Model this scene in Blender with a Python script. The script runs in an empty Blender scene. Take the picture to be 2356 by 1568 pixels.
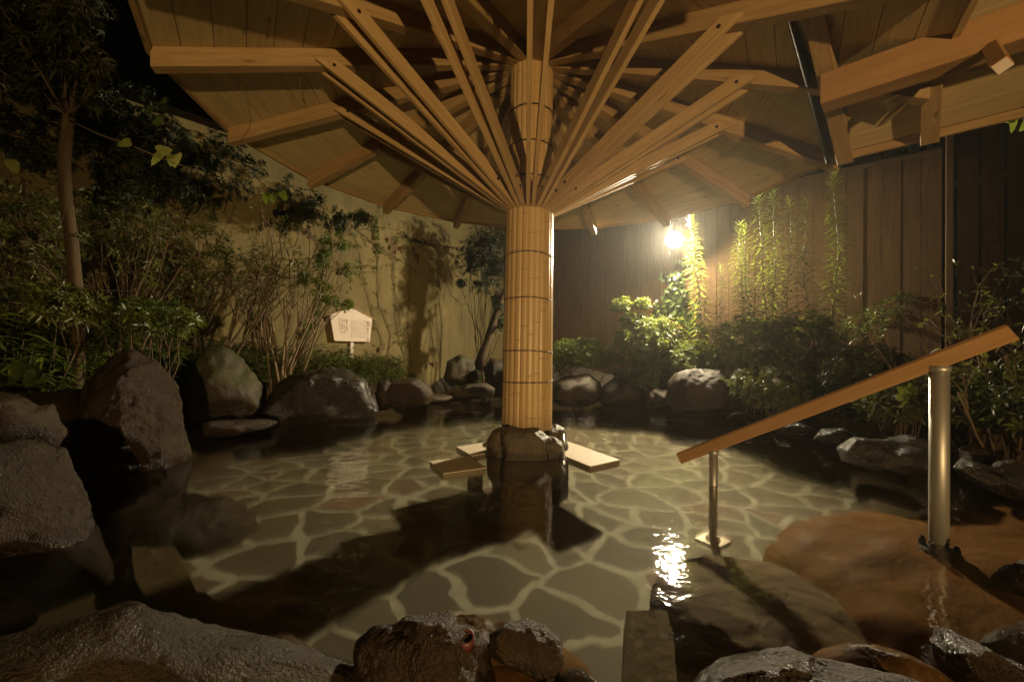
import bpy, math, random
import numpy as np
from mathutils import Vector, Matrix, noise
R = math.radians
random.seed(7); rng = np.random.default_rng(7)
scene = bpy.context.scene
col = scene.collection

# ------------------------------------------------------------------ camera
F, W0, H0 = 950.0, 2356.0, 1568.0           # focal length in reference pixels; reference frame
CAM = Vector((0, 0, 0.9))
TH = math.atan(11/950); ROLL = 0.015
M3 = Matrix.Rotation(R(90)+TH, 3, 'X') @ Matrix.Rotation(ROLL, 3, 'Z')
cd = bpy.data.cameras.new('camera'); cam = bpy.data.objects.new('camera', cd); col.objects.link(cam)
cam.matrix_world = Matrix.Translation(CAM) @ M3.to_4x4()
cd.sensor_width = 36; cd.lens = 36*F/W0; cd.clip_start = 0.05; cd.clip_end = 500
scene.camera = cam

def ray(px, py): return M3 @ Vector(((px-W0/2)/F, -(py-H0/2)/F, -1))
def P(px, py, Y):
    d = ray(px, py); return CAM + d*(Y/d.y)
def G(px, py, z):
    d = ray(px, py); return CAM + d*((z-CAM.z)/d.z)

# ------------------------------------------------------------------ scene helpers
def tag(o, label=None, cat=None, group=None, kind=None):
    if label: o['label'] = label
    if cat: o['category'] = cat
    if group: o['group'] = group
    if kind: o['kind'] = kind
    return o
def empty(name, loc, label, cat, group=None):
    o = bpy.data.objects.new(name, None); col.objects.link(o); o.location = loc
    o.empty_display_size = 0.1
    bpy.context.view_layer.update()
    return tag(o, label, cat, group)

class MB:
    """collects shapes into one mesh, with a 'grain' coordinate for wood"""
    def __init__(s): s.v=[]; s.f=[]; s.g=[]; s.mi=[]
    def add(s, vs, fs, gr=None, mi=0):
        b=len(s.v); s.v += [tuple(v) for v in vs]
        s.g += [tuple(x) for x in gr] if gr is not None else [tuple(v) for v in vs]
        s.f += [tuple(i+b for i in f) for f in fs]; s.mi += [mi]*len(fs)
    def hexa(s, c8, gr=None, mi=0):
        s.add(c8, [(0,3,2,1),(4,5,6,7),(0,1,5,4),(1,2,6,5),(2,3,7,6),(3,0,4,7)], gr, mi)
    def bar(s, p0, p1, w, h, up=(0,0,1), cut0=None, cut1=None, mi=0, bev=0.0):
        """beam from p0 to p1 (centre line), w across, h along up"""
        p0=Vector(p0); p1=Vector(p1); d=(p1-p0); L=d.length; d.normalize()
        side=d.cross(Vector(up)).normalized(); u=side.cross(d).normalized()
        o=[random.uniform(-20,20) for _ in range(3)]
        if bev<=0: prof=[(-w/2,-h/2),(w/2,-h/2),(w/2,h/2),(-w/2,h/2)]
        else:
            b=bev; prof=[(-w/2+b,-h/2),(w/2-b,-h/2),(w/2,-h/2+b),(w/2,h/2-b),(w/2-b,h/2),(-w/2+b,h/2),(-w/2,h/2-b),(-w/2,-h/2+b)]
        n=len(prof); vs=[]; gr=[]
        for e,p in ((0,p0),(1,p1)):
            for a,b_ in prof:
                q=p+side*a+u*b_
                c=(cut0 if e==0 else cut1)
                if c: q=q+d*(c*(b_/h))
                vs.append(q); gr.append((o[0]+e*L,o[1]+a,o[2]+b_))
        fs=[tuple(range(n-1,-1,-1)),tuple(range(n,2*n))]+[(i,(i+1)%n,n+(i+1)%n,n+i) for i in range(n)]
        s.add(vs,fs,gr,mi)
    def box(s, c, size, rz=0, mi=0):
        c=Vector(c); m=Matrix.Rotation(rz,3,'Z'); x,y,z=[k/2 for k in size]
        o=[random.uniform(-20,20) for _ in range(3)]
        l=[(-x,-y,-z),(x,-y,-z),(x,y,-z),(-x,y,-z),(-x,-y,z),(x,-y,z),(x,y,z),(-x,y,z)]
        s.hexa([c+m@Vector(q) for q in l],[(o[0]+q[2],o[1]+q[0],o[2]+q[1]) for q in l],mi)
    def tube(s, pts, rad, n=8, cap=True, mi=0):
        pts=[Vector(p) for p in pts]; k=len(pts)
        if not hasattr(rad,'__len__'): rad=[rad]*k
        o=random.uniform(-20,20); vs=[]; gr=[]; L=0
        t0=(pts[1]-pts[0]).normalized(); a=Vector((1,0,0)) if abs(t0.x)<.8 else Vector((0,1,0))
        nrm=t0.cross(a).normalized()
        for i,p in enumerate(pts):
            t=((pts[min(i+1,k-1)]-pts[max(i-1,0)])).normalized()
            nrm=(nrm-t*nrm.dot(t)).normalized(); b=t.cross(nrm)
            if i: L+=(p-pts[i-1]).length
            for j in range(n):
                an=2*math.pi*j/n; q=nrm*math.cos(an)+b*math.sin(an)
                vs.append(p+q*rad[i]); gr.append((o+L,q.x*rad[i],q.y*rad[i]))
        fs=[(i*n+j,i*n+(j+1)%n,(i+1)*n+(j+1)%n,(i+1)*n+j) for i in range(k-1) for j in range(n)]
        if cap: fs+=[tuple(range(n-1,-1,-1)),tuple(range((k-1)*n,k*n))]
        s.add(vs,fs,gr,mi)
    def lathe(s, prof, c=(0,0,0), n=24, axis=None, mi=0):
        """profile of (r,z) turned about z, optionally re-aimed along axis"""
        c=Vector(c); q=Vector((0,0,1)).rotation_difference(Vector(axis)).to_matrix() if axis is not None else Matrix.Identity(3)
        vs=[]
        for r,z in prof:
            for j in range(n):
                a=2*math.pi*j/n; vs.append(c+q@Vector((r*math.cos(a),r*math.sin(a),z)))
        fs=[(i*n+j,i*n+(j+1)%n,(i+1)*n+(j+1)%n,(i+1)*n+j) for i in range(len(prof)-1) for j in range(n)]
        fs+=[tuple(range(n-1,-1,-1)),tuple(range((len(prof)-1)*n,len(prof)*n))]
        s.add(vs,fs,None,mi)
    def build(s, name, mat, parent=None, smooth=False, local=None):
        me=bpy.data.meshes.new(name); me.from_pydata(s.v,[],s.f)
        at=me.attributes.new('grain','FLOAT_VECTOR','POINT'); at.data.foreach_set('vector',np.array(s.g,'f').ravel())
        return finish(name,me,mat,parent,smooth,np.array(s.mi,'i'))
def finish(name, me, mat, parent=None, smooth=False, mi=None):
    for m in (mat if isinstance(mat,(list,tuple)) else [mat]): me.materials.append(m)
    if mi is not None and len(mi): me.polygons.foreach_set('material_index',mi)
    if smooth: me.polygons.foreach_set('use_smooth',np.ones(len(me.polygons),bool))
    me.update()
    o=bpy.data.objects.new(name,me); col.objects.link(o)
    if parent is not None:
        o.parent=parent; w=Matrix.Identity(4); p=parent
        while p is not None:
            w=p.matrix_basis @ w; p=p.parent
        o.matrix_parent_inverse=Matrix.Identity(4); me.transform(w.inverted())
    return o

# ------------------------------------------------------------------ materials
def newmat(name):
    m=bpy.data.materials.new(name); m.use_nodes=True; nt=m.node_tree; nt.nodes.clear()
    out=nt.nodes.new('ShaderNodeOutputMaterial'); return m,nt,out
class N:
    def __init__(s,nt): s.nt=nt
    def __call__(s,t,**kw):
        n=s.nt.nodes.new('ShaderNode'+t)
        for k,v in kw.items():
            if k in n.inputs:
                if hasattr(v,'is_output'): s.nt.links.new(v,n.inputs[k])
                else: n.inputs[k].default_value=v
            else: setattr(n,k,v)
        return n
    def link(s,a,b): s.nt.links.new(a,b)
    def ramp(s,fac,stops):
        n=s('ValToRGB'); s.link(fac,n.inputs['Fac']); e=n.color_ramp.elements
        while len(e)<len(stops): e.new(0.5)
        for x,(p,c) in zip(e,stops): x.position=p; x.color=(*c,1) if len(c)==3 else c
        return n.outputs['Color']
    def math(s,op,a,b=0.0,c=None,clamp=False):
        n=s('Math',operation=op,use_clamp=clamp)
        for i,v in enumerate((a,b) if c is None else (a,b,c)):
            if hasattr(v,'is_output'): s.link(v,n.inputs[i])
            else: n.inputs[i].default_value=v
        return n.outputs[0]
    def mix(s,fac,a,b,blend='MIX'):
        n=s('Mix',data_type='RGBA',blend_type=blend)
        for i,v in ((0,fac),(6,a),(7,b)):
            if hasattr(v,'is_output'): s.link(v,n.inputs[i])
            else: n.inputs[i].default_value=v if i==0 else (*v,1)
        return n.outputs[2]
    def noise(s,vec,scale,detail=3,rough=.55,dist=0.0):
        n=s('TexNoise',Scale=scale,Detail=detail,Roughness=rough,Distortion=dist)
        if vec is not None: s.link(vec,n.inputs['Vector'])
        return n.outputs['Fac']
    def scale(s,vec,v):
        n=s('Mapping'); s.link(vec,n.inputs['Vector']); n.inputs['Scale'].default_value=v; return n.outputs[0]

def wood(name, light, dark, rough=.55, knots=True, gscale=1.0, planks=None, weather=0.0):
    m,nt,out=newmat(name); n=N(nt)
    g=n('Attribute',attribute_name='grain').outputs['Vector']
    a=n.noise(n.scale(g,(1.2*gscale,16*gscale,16*gscale)),2.2,4,.6,.6)
    b=n.noise(n.scale(g,(2.5*gscale,70*gscale,70*gscale)),2.0,2,.6,.2)
    big=n.noise(n.scale(g,(.8,2.2,2.2)),1.3,3,.5)
    f=n.math('ADD',n.math('MULTIPLY',a,.65),n.math('MULTIPLY',b,.35))
    mid=tuple((x+y)/2 for x,y in zip(light,dark))
    c=n.ramp(f,[(.32,dark),(.5,mid),(.66,light)])
    c=n.mix(n.math('MULTIPLY',n.math('SUBTRACT',big,.35,clamp=True),.9,clamp=True),c,tuple(x*.62 for x in dark))
    if planks:
        s=n('SeparateXYZ'); n.link(g,s.inputs[0])
        pid=n.math('FLOOR',n.math('DIVIDE',s.outputs[1],planks))
        wn=n('TexWhiteNoise',noise_dimensions='1D'); n.link(pid,wn.inputs['W'])
        c=n.mix(.55,c,n.mix(wn.outputs['Value'],tuple(x*.55 for x in dark),tuple(min(1,x*1.15) for x in light)),'MIX')
    if knots:
        vo=n('TexVoronoi',Scale=1.0,Randomness=1.0); n.link(n.scale(g,(2.3,9,9)),vo.inputs['Vector'])
        k=n.ramp(vo.outputs['Distance'],[(.03,(1,1,1)),(.13,(0,0,0))])
        c=n.mix(n.math('MULTIPLY',k,.8),c,tuple(x*.35 for x in dark))
    if weather:
        w=n.noise(n.scale(g,(1.0,6,6)),1.4,4,.6)
        c=n.mix(n.math('MULTIPLY',n.ramp(w,[(.4,(0,0,0)),(.7,(1,1,1))]),weather),c,(.07,.045,.024))
    bs=n('BsdfPrincipled',Roughness=rough); n.link(c,bs.inputs['Base Color'])
    bs.inputs['Specular IOR Level'].default_value=.35
    bp=n('Bump',Strength=.25,Distance=.004); n.link(f,bp.inputs['Height']); n.link(bp.outputs[0],bs.inputs['Normal'])
    n.link(bs.outputs[0],out.inputs[0]); return m

def stone(name, c1, c2, c3, rough=(.25,.6), bump=.5, scale=1.0, moss=0.0, fine=1.0, spec=.5, strata=None):
    m,nt,out=newmat(name); n=N(nt)
    o=n('TexCoord').outputs['Object']
    if strata: o2=n.scale(o,strata)
    else: o2=o
    a=n.noise(o2,3.0*scale,6,.62,.4); b=n.noise(o2,14*scale,6,.65); d=n.noise(o,95*scale,3,.75)
    v=n('TexVoronoi',Scale=5.0*scale,feature='DISTANCE_TO_EDGE'); n.link(o2,v.inputs['Vector'])
    c=n.ramp(a,[(.3,c1),(.5,c2),(.68,c3)])
    c=n.mix(n.math('MULTIPLY',b,.6),c,tuple(x*.45 for x in c1))
    c=n.mix(n.ramp(d,[(.5,(0,0,0)),(.75,(.55,.55,.55))]),c,tuple(min(1,x*1.7) for x in c3))
    if moss:
        gm=n('NewGeometry'); s=n('SeparateXYZ'); n.link(gm.outputs['Normal'],s.inputs[0])
        k=n.math('MULTIPLY',n.ramp(n.math('MULTIPLY',n.math('ADD',s.outputs[2],.35),n.noise(o,5,5,.65)),[(.34,(0,0,0)),(.6,(1,1,1))]),moss)
        c=n.mix(k,c,(.05,.058,.016))
    gp=n('NewGeometry'); sp_=n('SeparateXYZ'); n.link(gp.outputs['Position'],sp_.inputs[0])
    tz=n('MapRange'); n.link(n.math('ADD',sp_.outputs[2],n.math('MULTIPLY',n.math('SUBTRACT',n.noise(o,7,4,.6),.5),.10)),tz.inputs[0]); tz.inputs[1].default_value=.075; tz.inputs[2].default_value=.045
    tab=n('MapRange'); n.link(sp_.outputs[2],tab.inputs[0]); tab.inputs[1].default_value=-.03; tab.inputs[2].default_value=.0
    tide=n.math('MULTIPLY',tz.outputs[0],tab.outputs[0])
    c=n.mix(n.math('MULTIPLY',tide,.75),c,(.018,.011,.005))
    bs=n('BsdfPrincipled'); n.link(c,bs.inputs['Base Color']); bs.inputs['Specular IOR Level'].default_value=spec
    rr=n('MapRange'); n.link(n.noise(o,4*scale,4,.6),rr.inputs[0]); rr.inputs[1].default_value=.35; rr.inputs[2].default_value=.65
    rr.inputs[3].default_value=rough[0]; rr.inputs[4].default_value=rough[1]; n.link(n.math('SUBTRACT',rr.outputs[0],n.math('MULTIPLY',tide,.22),clamp=True),bs.inputs['Roughness'])
    h=n.math('ADD',n.math('ADD',n.math('MULTIPLY',a,1.0),n.math('MULTIPLY',b,.45)),n.math('MULTIPLY',d,.16*fine))
    h=n.math('ADD',h,n.math('MULTIPLY',n.ramp(v.outputs['Distance'],[(0,(0,0,0)),(.06,(1,1,1))]),.05))
    bp=n('Bump',Strength=bump,Distance=.06); n.link(h,bp.inputs['Height']); n.link(bp.outputs[0],bs.inputs['Normal'])
    n.link(bs.outputs[0],out.inputs[0]); return m

def leafmat(name, c1, c2, c3=None, rough=.45, trans=.35, scale=3.0):
    m,nt,out=newmat(name); n=N(nt)
    o=n('TexCoord').outputs['Object']
    wn=n.noise(o,scale,2,.5); w2=n.noise(o,scale*13,1,.5)
    c=n.ramp(n.math('ADD',n.math('MULTIPLY',wn,.5),n.math('MULTIPLY',w2,.5)),[(.36,c1),(.5,c2),(.64,c3 or c2)])
    bs=n('BsdfPrincipled',Roughness=rough); n.link(c,bs.inputs['Base Color']); bs.inputs['Specular IOR Level'].default_value=.4
    tr=n('BsdfTranslucent'); n.link(n.mix(.5,c,(.35,.4,.05)) if trans>.2 else c,tr.inputs['Color'])
    mx=n('MixShader'); mx.inputs[0].default_value=trans; n.link(bs.outputs[0],mx.inputs[1]); n.link(tr.outputs[0],mx.inputs[2])
    n.link(mx.outputs[0],out.inputs[0]); return m

def plain(name, c, rough=.5, metal=0.0, bump=0.0, nscale=30, var=.25, aniso=None):
    m,nt,out=newmat(name); n=N(nt); o=n('TexCoord').outputs['Object']
    v=o if aniso is None else n.scale(o,aniso)
    k=n.noise(v,nscale,4,.6)
    cc=n.mix(n.math('MULTIPLY',k,var*2,clamp=True),c,tuple(x*.5 for x in c))
    bs=n('BsdfPrincipled',Roughness=rough,Metallic=metal); n.link(cc,bs.inputs['Base Color'])
    if bump:
        bp=n('Bump',Strength=bump,Distance=.004); n.link(k,bp.inputs['Height']); n.link(bp.outputs[0],bs.inputs['Normal'])
    n.link(bs.outputs[0],out.inputs[0]); return m
def glow(name, c, s):
    m,nt,out=newmat(name); n=N(nt); e=n('Emission',Strength=s); e.inputs['Color'].default_value=(*c,1)
    n.link(e.outputs[0],out.inputs[0]); return m

M={}
M['cedar']=wood('cedar_timber',(.52,.36,.17),(.33,.20,.082),.5)
M['strut']=wood('cedar_strut',(.60,.42,.20),(.42,.265,.11),.42,True,1.0)
M['ceil']=wood('ceiling_board',(.68,.54,.29),(.48,.36,.18),.6,True,.8)
M['fence']=wood('fence_board',(.155,.088,.033),(.075,.039,.013),.7,True,.8,planks=None,weather=.25)
M['rail']=wood('varnished_rail',(.47,.275,.125),(.36,.20,.08),.3,False,.6)
M['metal_dark']=plain('dark_metal',(.045,.032,.022),.45,1.0,0,20)
M['steel']=plain('brushed_steel',(.52,.50,.45),.48,.75,.1,60,.2,(1,1,.05))
M['rust']=plain('iron_bolt',(.03,.02,.015),.6,.6)
M['wire']=plain('tarred_wire',(.07,.055,.03),.6)
M['board_white']=plain('pale_sign_board',(.78,.66,.55),.6,0,.05,20,.12,(1,1,.15))
M['ink']=plain('sign_ink',(.10,.055,.04),.7)
M['foot']=stone('brown_footstone',(.07,.052,.03),(.12,.092,.055),(.17,.135,.085),(.3,.7),.5,1.0,.2,1.0,.4)
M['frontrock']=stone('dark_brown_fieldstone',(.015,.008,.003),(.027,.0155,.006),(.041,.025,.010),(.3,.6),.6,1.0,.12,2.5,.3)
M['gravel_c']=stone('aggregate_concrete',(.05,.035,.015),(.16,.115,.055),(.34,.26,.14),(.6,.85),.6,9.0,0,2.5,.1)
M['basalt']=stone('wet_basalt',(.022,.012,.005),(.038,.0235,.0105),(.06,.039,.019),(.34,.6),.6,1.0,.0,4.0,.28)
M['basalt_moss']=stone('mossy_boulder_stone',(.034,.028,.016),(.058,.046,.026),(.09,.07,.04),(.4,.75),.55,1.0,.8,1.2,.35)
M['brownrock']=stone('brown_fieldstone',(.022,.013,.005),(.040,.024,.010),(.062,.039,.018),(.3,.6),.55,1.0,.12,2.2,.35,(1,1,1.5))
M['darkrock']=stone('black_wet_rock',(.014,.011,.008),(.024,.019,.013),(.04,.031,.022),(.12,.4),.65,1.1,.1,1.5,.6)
M['orange']=stone('iron_stained_stone',(.15,.066,.016),(.22,.10,.025),(.29,.145,.042),(.6,.85),.3,.7,0,1.0,.08)
M['stepstone']=stone('striped_step_stone',(.12,.085,.055),(.21,.155,.10),(.30,.225,.15),(.6,.85),.5,.9,0,1.5,.08,(.8,1.7,1))
M['slab']=plain('granite_slab',(.62,.52,.38),.6,0,.15,220,.2)
M['bark']=wood('tree_bark',(.12,.078,.036),(.055,.034,.016),.85,False,1.5)
M['twig']=wood('twig_bark',(.17,.115,.065),(.08,.05,.028),.85,False,2.0)
M['twig_pale']=wood('pale_twig_bark',(.30,.22,.13),(.16,.11,.065),.8,False,2.0)
M['azalea']=leafmat('azalea_leaf',(.045,.075,.012),(.085,.12,.018),(.14,.17,.03))
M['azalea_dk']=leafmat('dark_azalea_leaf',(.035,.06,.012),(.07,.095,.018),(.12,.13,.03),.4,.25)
M['rhodo']=leafmat('lance_leaf',(.04,.055,.012),(.085,.095,.02),(.15,.145,.04),.4,.3)
M['sasa']=leafmat('bamboo_grass_leaf',(.045,.075,.014),(.085,.12,.02),(.14,.16,.035),.45,.28)
M['lily']=leafmat('lily_leaf',(.10,.14,.022),(.17,.21,.036),(.25,.26,.065),.45,.4)
M['lilystem']=plain('lily_stem',(.12,.15,.04),.5)
M['dark']=leafmat('dark_evergreen_leaf',(.010,.018,.006),(.020,.032,.009),(.034,.046,.012),.5,.2)
M['fir']=leafmat('conifer_spray',(.016,.020,.006),(.030,.034,.010),(.05,.05,.016),.6,.15)
M['nandina']=leafmat('nandina_leaf',(.035,.07,.010),(.065,.105,.014),(.10,.14,.02),.4,.35)
M['broad']=leafmat('broad_young_leaf',(.20,.23,.05),(.27,.28,.07),(.33,.32,.1),.45,.35,6)
M['broad_dk']=leafmat('broad_dark_leaf',(.05,.085,.012),(.08,.12,.018),(.11,.14,.025),.4,.3,6)
M['green3']=leafmat('bright_heart_leaf',(.08,.15,.015),(.11,.19,.02),(.13,.2,.03),.4,.35,6)
M['ivy']=leafmat('ivy_leaf',(.03,.06,.014),(.06,.095,.022),(.11,.14,.04),.3,.2)
M['red']=leafmat('dry_red_leaf',(.06,.02,.008),(.10,.035,.012),(.13,.05,.02),.6,.15)
M['dry']=leafmat('dry_brown_leaf',(.28,.15,.05),(.4,.23,.09),(.45,.27,.11),.7,.2)
M['straw']=leafmat('dry_grass_blade',(.18,.11,.04),(.28,.18,.07),(.34,.22,.1),.7,.2)
M['grass']=leafmat('grass_blade',(.05,.08,.014),(.09,.125,.022),(.14,.165,.04),.5,.3)
M['pipe']=plain('red_pipe',(.10,.022,.018),.5)

def soil_mat():
    m,nt,out=newmat('dark_soil'); n=N(nt); o=n('TexCoord').outputs['Object']
    a=n.noise(o,3,6,.65); b=n.noise(o,40,4,.7)
    c=n.ramp(n.math('ADD',n.math('MULTIPLY',a,.6),n.math('MULTIPLY',b,.4)),[(.35,(.02,.014,.008)),(.55,(.045,.032,.018)),(.7,(.075,.055,.03))])
    sx=n('SeparateXYZ'); n.link(o,sx.inputs[0])
    k=n('MapRange'); n.link(sx.outputs[2],k.inputs[0]); k.inputs[1].default_value=-.02; k.inputs[2].default_value=.05; 
    ag=n.ramp(n.noise(o,95,3,.7),[(.35,(.04,.025,.010)),(.55,(.09,.06,.026)),(.72,(.16,.115,.06))])
    c=n.mix(k.outputs[0],ag,c)
    bs=n('BsdfPrincipled',Roughness=.8); n.link(c,bs.inputs['Base Color'])
    bp=n('Bump',Strength=.6,Distance=.02); n.link(b,bp.inputs['Height']); n.link(bp.outputs[0],bs.inputs['Normal'])
    n.link(bs.outputs[0],out.inputs[0]); return m
M['soil']=soil_mat()

def paving_mat():
    m,nt,out=newmat('crazy_paving'); n=N(nt); o=n('TexCoord').outputs['Object']
    nz=n('TexNoise',Scale=3.2,Detail=2.0,Roughness=.5); n.link(o,nz.inputs['Vector'])
    off=n('VectorMath',operation='MULTIPLY_ADD'); n.link(nz.outputs['Color'],off.inputs[0]); off.inputs[1].default_value=(.20,.20,0); n.link(o,off.inputs[2])
    nz2=n('TexNoise',Scale=22.0,Detail=2.0,Roughness=.5); n.link(o,nz2.inputs['Vector'])
    off2=n('VectorMath',operation='MULTIPLY_ADD'); n.link(nz2.outputs['Color'],off2.inputs[0]); off2.inputs[1].default_value=(.022,.022,0); n.link(off.outputs[0],off2.inputs[2])
    vec=n.scale(off2.outputs[0],(1,1,0))
    v1=n('TexVoronoi',Scale=2.8,feature='DISTANCE_TO_EDGE',voronoi_dimensions='2D',Randomness=1.0); n.link(vec,v1.inputs['Vector'])
    v2=n('TexVoronoi',Scale=2.8,feature='F1',voronoi_dimensions='2D',Randomness=1.0); n.link(vec,v2.inputs['Vector'])
    wv=n.noise(o,2.0,2,.5)
    th=n.math('ADD',.010,n.math('MULTIPLY',wv,.13))
    k=n('MapRange',interpolation_type='SMOOTHSTEP'); n.link(n.math('SUBTRACT',v1.outputs['Distance'],th),k.inputs[0]); k.inputs[1].default_value=-.02; k.inputs[2].default_value=.02
    sc=n('SeparateColor'); n.link(v2.outputs['Color'],sc.inputs[0])
    st=n.ramp(sc.outputs[0],[(.0,(.14,.135,.105)),(.25,(.21,.185,.14)),(.45,(.155,.15,.125)),(.62,(.25,.22,.16)),(.78,(.19,.17,.14)),(.92,(.31,.18,.14)),(1.0,(.22,.205,.16))])
    tex=n.noise(o,18,5,.65)
    st=n.mix(n.math('MULTIPLY',tex,.7),st,(.08,.078,.06)); st=n.mix(n.ramp(n.noise(o,1.1,4,.6),[(.45,(0,0,0)),(.7,(.55,.55,.55))]),st,(.12,.085,.05))
    gr=n.ramp(n.noise(o,9,5,.7),[(.28,(.24,.24,.20)),(.5,(.44,.445,.385)),(.75,(.58,.585,.52))])
    c=n.mix(k.outputs[0],gr,st)
    bs=n('BsdfPrincipled',Roughness=.75); n.link(c,bs.inputs['Base Color'])
    h=n.math('ADD',n.math('MULTIPLY',k.outputs[0],1.0),n.math('MULTIPLY',tex,.3))
    bp=n('Bump',Strength=.5,Distance=.015); bp.inputs['Strength'].default_value=.22; n.link(h,bp.inputs['Height']); n.link(bp.outputs[0],bs.inputs['Normal'])
    n.link(bs.outputs[0],out.inputs[0]); return m
M['paving']=paving_mat()

def water_mat():
    m,nt,out=newmat('pool_water'); n=N(nt); o=n('TexCoord').outputs['Object']
    a=n.noise(o,5.0,3,.5); b=n.noise(o,23,2,.5)
    h=n.math('ADD',a,n.math('MULTIPLY',b,.16))
    bp=n('Bump',Strength=.5,Distance=.014); n.link(h,bp.inputs['Height'])
    lw=n('LayerWeight',Blend=.5); n.link(bp.outputs[0],lw.inputs['Normal'])
    fr=n.math('ADD',.02,n.math('MULTIPLY',n.math('POWER',lw.outputs['Facing'],5.0),.95))
    t=n('BsdfTransparent'); t.inputs['Color'].default_value=(.97,.97,.94,1)
    gl=n('BsdfGlossy',Roughness=.035); n.link(bp.outputs[0],gl.inputs['Normal'])
    rf=n('BsdfRefraction',Roughness=.55,IOR=1.01); n.link(bp.outputs[0],rf.inputs['Normal']); m0=n('MixShader'); m0.inputs[0].default_value=.38; n.link(t.outputs[0],m0.inputs[1]); n.link(rf.outputs[0],m0.inputs[2])
    mx=n('MixShader'); n.link(fr,mx.inputs[0]); n.link(m0.outputs[0],mx.inputs[1]); n.link(gl.outputs[0],mx.inputs[2])
    va=n('VolumeAbsorption',Density=.55); va.inputs['Color'].default_value=(.81,.74,.53,1); n.link(va.outputs[0],out.inputs['Volume'])
    n.link(mx.outputs[0],out.inputs[0]); return m
M['water']=water_mat()

def plaster_mat():
    m,nt,out=newmat('ochre_plaster'); n=N(nt); o=n('TexCoord').outputs['Object']
    a=n.noise(o,.8,5,.6); b=n.noise(n.scale(o,(3,3,.5)),2.0,5,.65); d=n.noise(o,120,2,.6)
    c=n.ramp(n.math('ADD',n.math('MULTIPLY',a,.5),n.math('MULTIPLY',b,.5)),[(.34,(.10,.076,.027)),(.5,(.175,.136,.05)),(.7,(.225,.178,.07))])
    bs=n('BsdfPrincipled',Roughness=.85); n.link(c,bs.inputs['Base Color'])
    bp=n('Bump',Strength=.3,Distance=.004); n.link(n.math('ADD',d,b),bp.inputs['Height']); n.link(bp.outputs[0],bs.inputs['Normal'])
    n.link(bs.outputs[0],out.inputs[0]); return m
M['plaster']=plaster_mat()

def bamboo_mat(name,dark):
    m,nt,out=newmat(name); n=N(nt); g=n('Attribute',attribute_name='grain').outputs['Vector']
    s=n('SeparateXYZ'); n.link(g,s.inputs[0])
    wn=n('TexWhiteNoise',noise_dimensions='1D'); n.link(n.math('FLOOR',s.outputs[1]),wn.inputs['W'])
    f=n.noise(n.scale(g,(1.2,60,60)),1.5,4,.6); b=n.noise(n.scale(g,(3,3,3)),1.2,4,.6)
    c=n.mix(wn.outputs['Value'],(.60,.40,.17),(.70,.50,.24))
    c=n.mix(n.math('MULTIPLY',f,.3),c,(.42,.25,.09))
    c=n.mix(n.ramp(b,[(.58,(0,0,0)),(.85,(.5,.5,.5))]),c,(.34,.21,.08))
    # weathering rising from the splash zone
    k=n('MapRange'); n.link(n.math('ADD',s.outputs[0],n.math('MULTIPLY',b,.3)),k.inputs[0]); k.inputs[1].default_value=.5; k.inputs[2].default_value=.36
    c=n.mix(n.math('MULTIPLY',k.outputs[0],.5),c,(.16,.10,.045))
    if dark: c=n.mix(.55,c,(.14,.08,.03))
    bs=n('BsdfPrincipled',Roughness=.38); n.link(c,bs.inputs['Base Color']); bs.inputs['Specular IOR Level'].default_value=.5
    n.link(bs.outputs[0],out.inputs[0]); return m
M['bamboo']=bamboo_mat('bamboo_skin',False); M['node']=bamboo_mat('bamboo_node',True)

# ------------------------------------------------------------------ setting: pool, ground
ZF=-.38
shore=[G(*p,0) for p in ((-350,1330),(-100,1140),(60,1090),(200,1040),(330,1010),(470,978),(620,957),(860,927),(1000,905),(1140,899),(1290,905),(1450,912),(1545,926),(1700,945),(1880,985),(2060,1020),(2200,1050),(2380,1100))]
shore=[(p.x,p.y) for p in shore]+[(3.9,1.9),(3.6,.9),(2.2,.72),(1.2,.80),(.4,.86),(-.5,.92),(-1.3,1.05)]
floorp=[G(*p,ZF) for p in ((262,1240),(400,1262),(455,1378),(700,1500),(1000,1700),(1430,1800),(1800,1640),(1900,1450),(1940,1340),(1968,1255),(1998,1180),(1960,1130),(1905,1080),(1860,1030),(1680,992),(1400,968),(1140,955),(900,972),(640,1020),(440,1105))]
floorp=[(p.x,p.y) for p in floorp]
def inside_dist(X,Y,poly):
    ins=np.zeros(X.shape,bool); dist=np.full(X.shape,1e9); n=len(poly)
    for i in range(n):
        x0,y0=poly[i]; x1,y1=poly[(i+1)%n]
        cr=((y0>Y)!=(y1>Y))&(X<(x1-x0)*(Y-y0)/((y1-y0) if y1!=y0 else 1e-9)+x0); ins^=cr
        dx,dy=x1-x0,y1-y0; t=np.clip(((X-x0)*dx+(Y-y0)*dy)/(dx*dx+dy*dy),0,1)
        dist=np.minimum(dist,np.hypot(X-x0-t*dx,Y-y0-t*dy))
    return np.where(ins,-dist,dist)
def sst(x,a,b):
    t=np.clip((x-a)/(b-a),0,1); return t*t*(3-2*t)
def height(X,Y):
    X=np.asarray(X,float); Y=np.asarray(Y,float)
    ds=inside_dist(X,Y,shore); df=inside_dist(X,Y,floorp)
    bank=.30+.32*sst(ds,.2,1.4)
    low=np.maximum(sst(X,1.8,3.0)*sst(-Y,-4.6,-3.4),sst(-Y,-1.7,-1.0))   # lower bank by the steps and in front
    bank=bank*(1-.75*low)
    zo=-.30+(.30+bank)*sst(ds,-.05,.40)
    zi=-.30-.14*sst(-df,-.03,.05)
    z=np.where(ds<-.05,zi,zo)
    return z+.02*np.sin(X*3.1+np.sin(Y*2.3))*np.cos(Y*2.7)*(ds>0)
def gz(x,y): return float(height(np.array([x]),np.array([y]))[0])
def axis(a,b,step,out):
    c=np.arange(a,b,step); return np.concatenate([[-out,-out/2.5,a-3],c,[b+3,out/2.5,out]])
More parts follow.
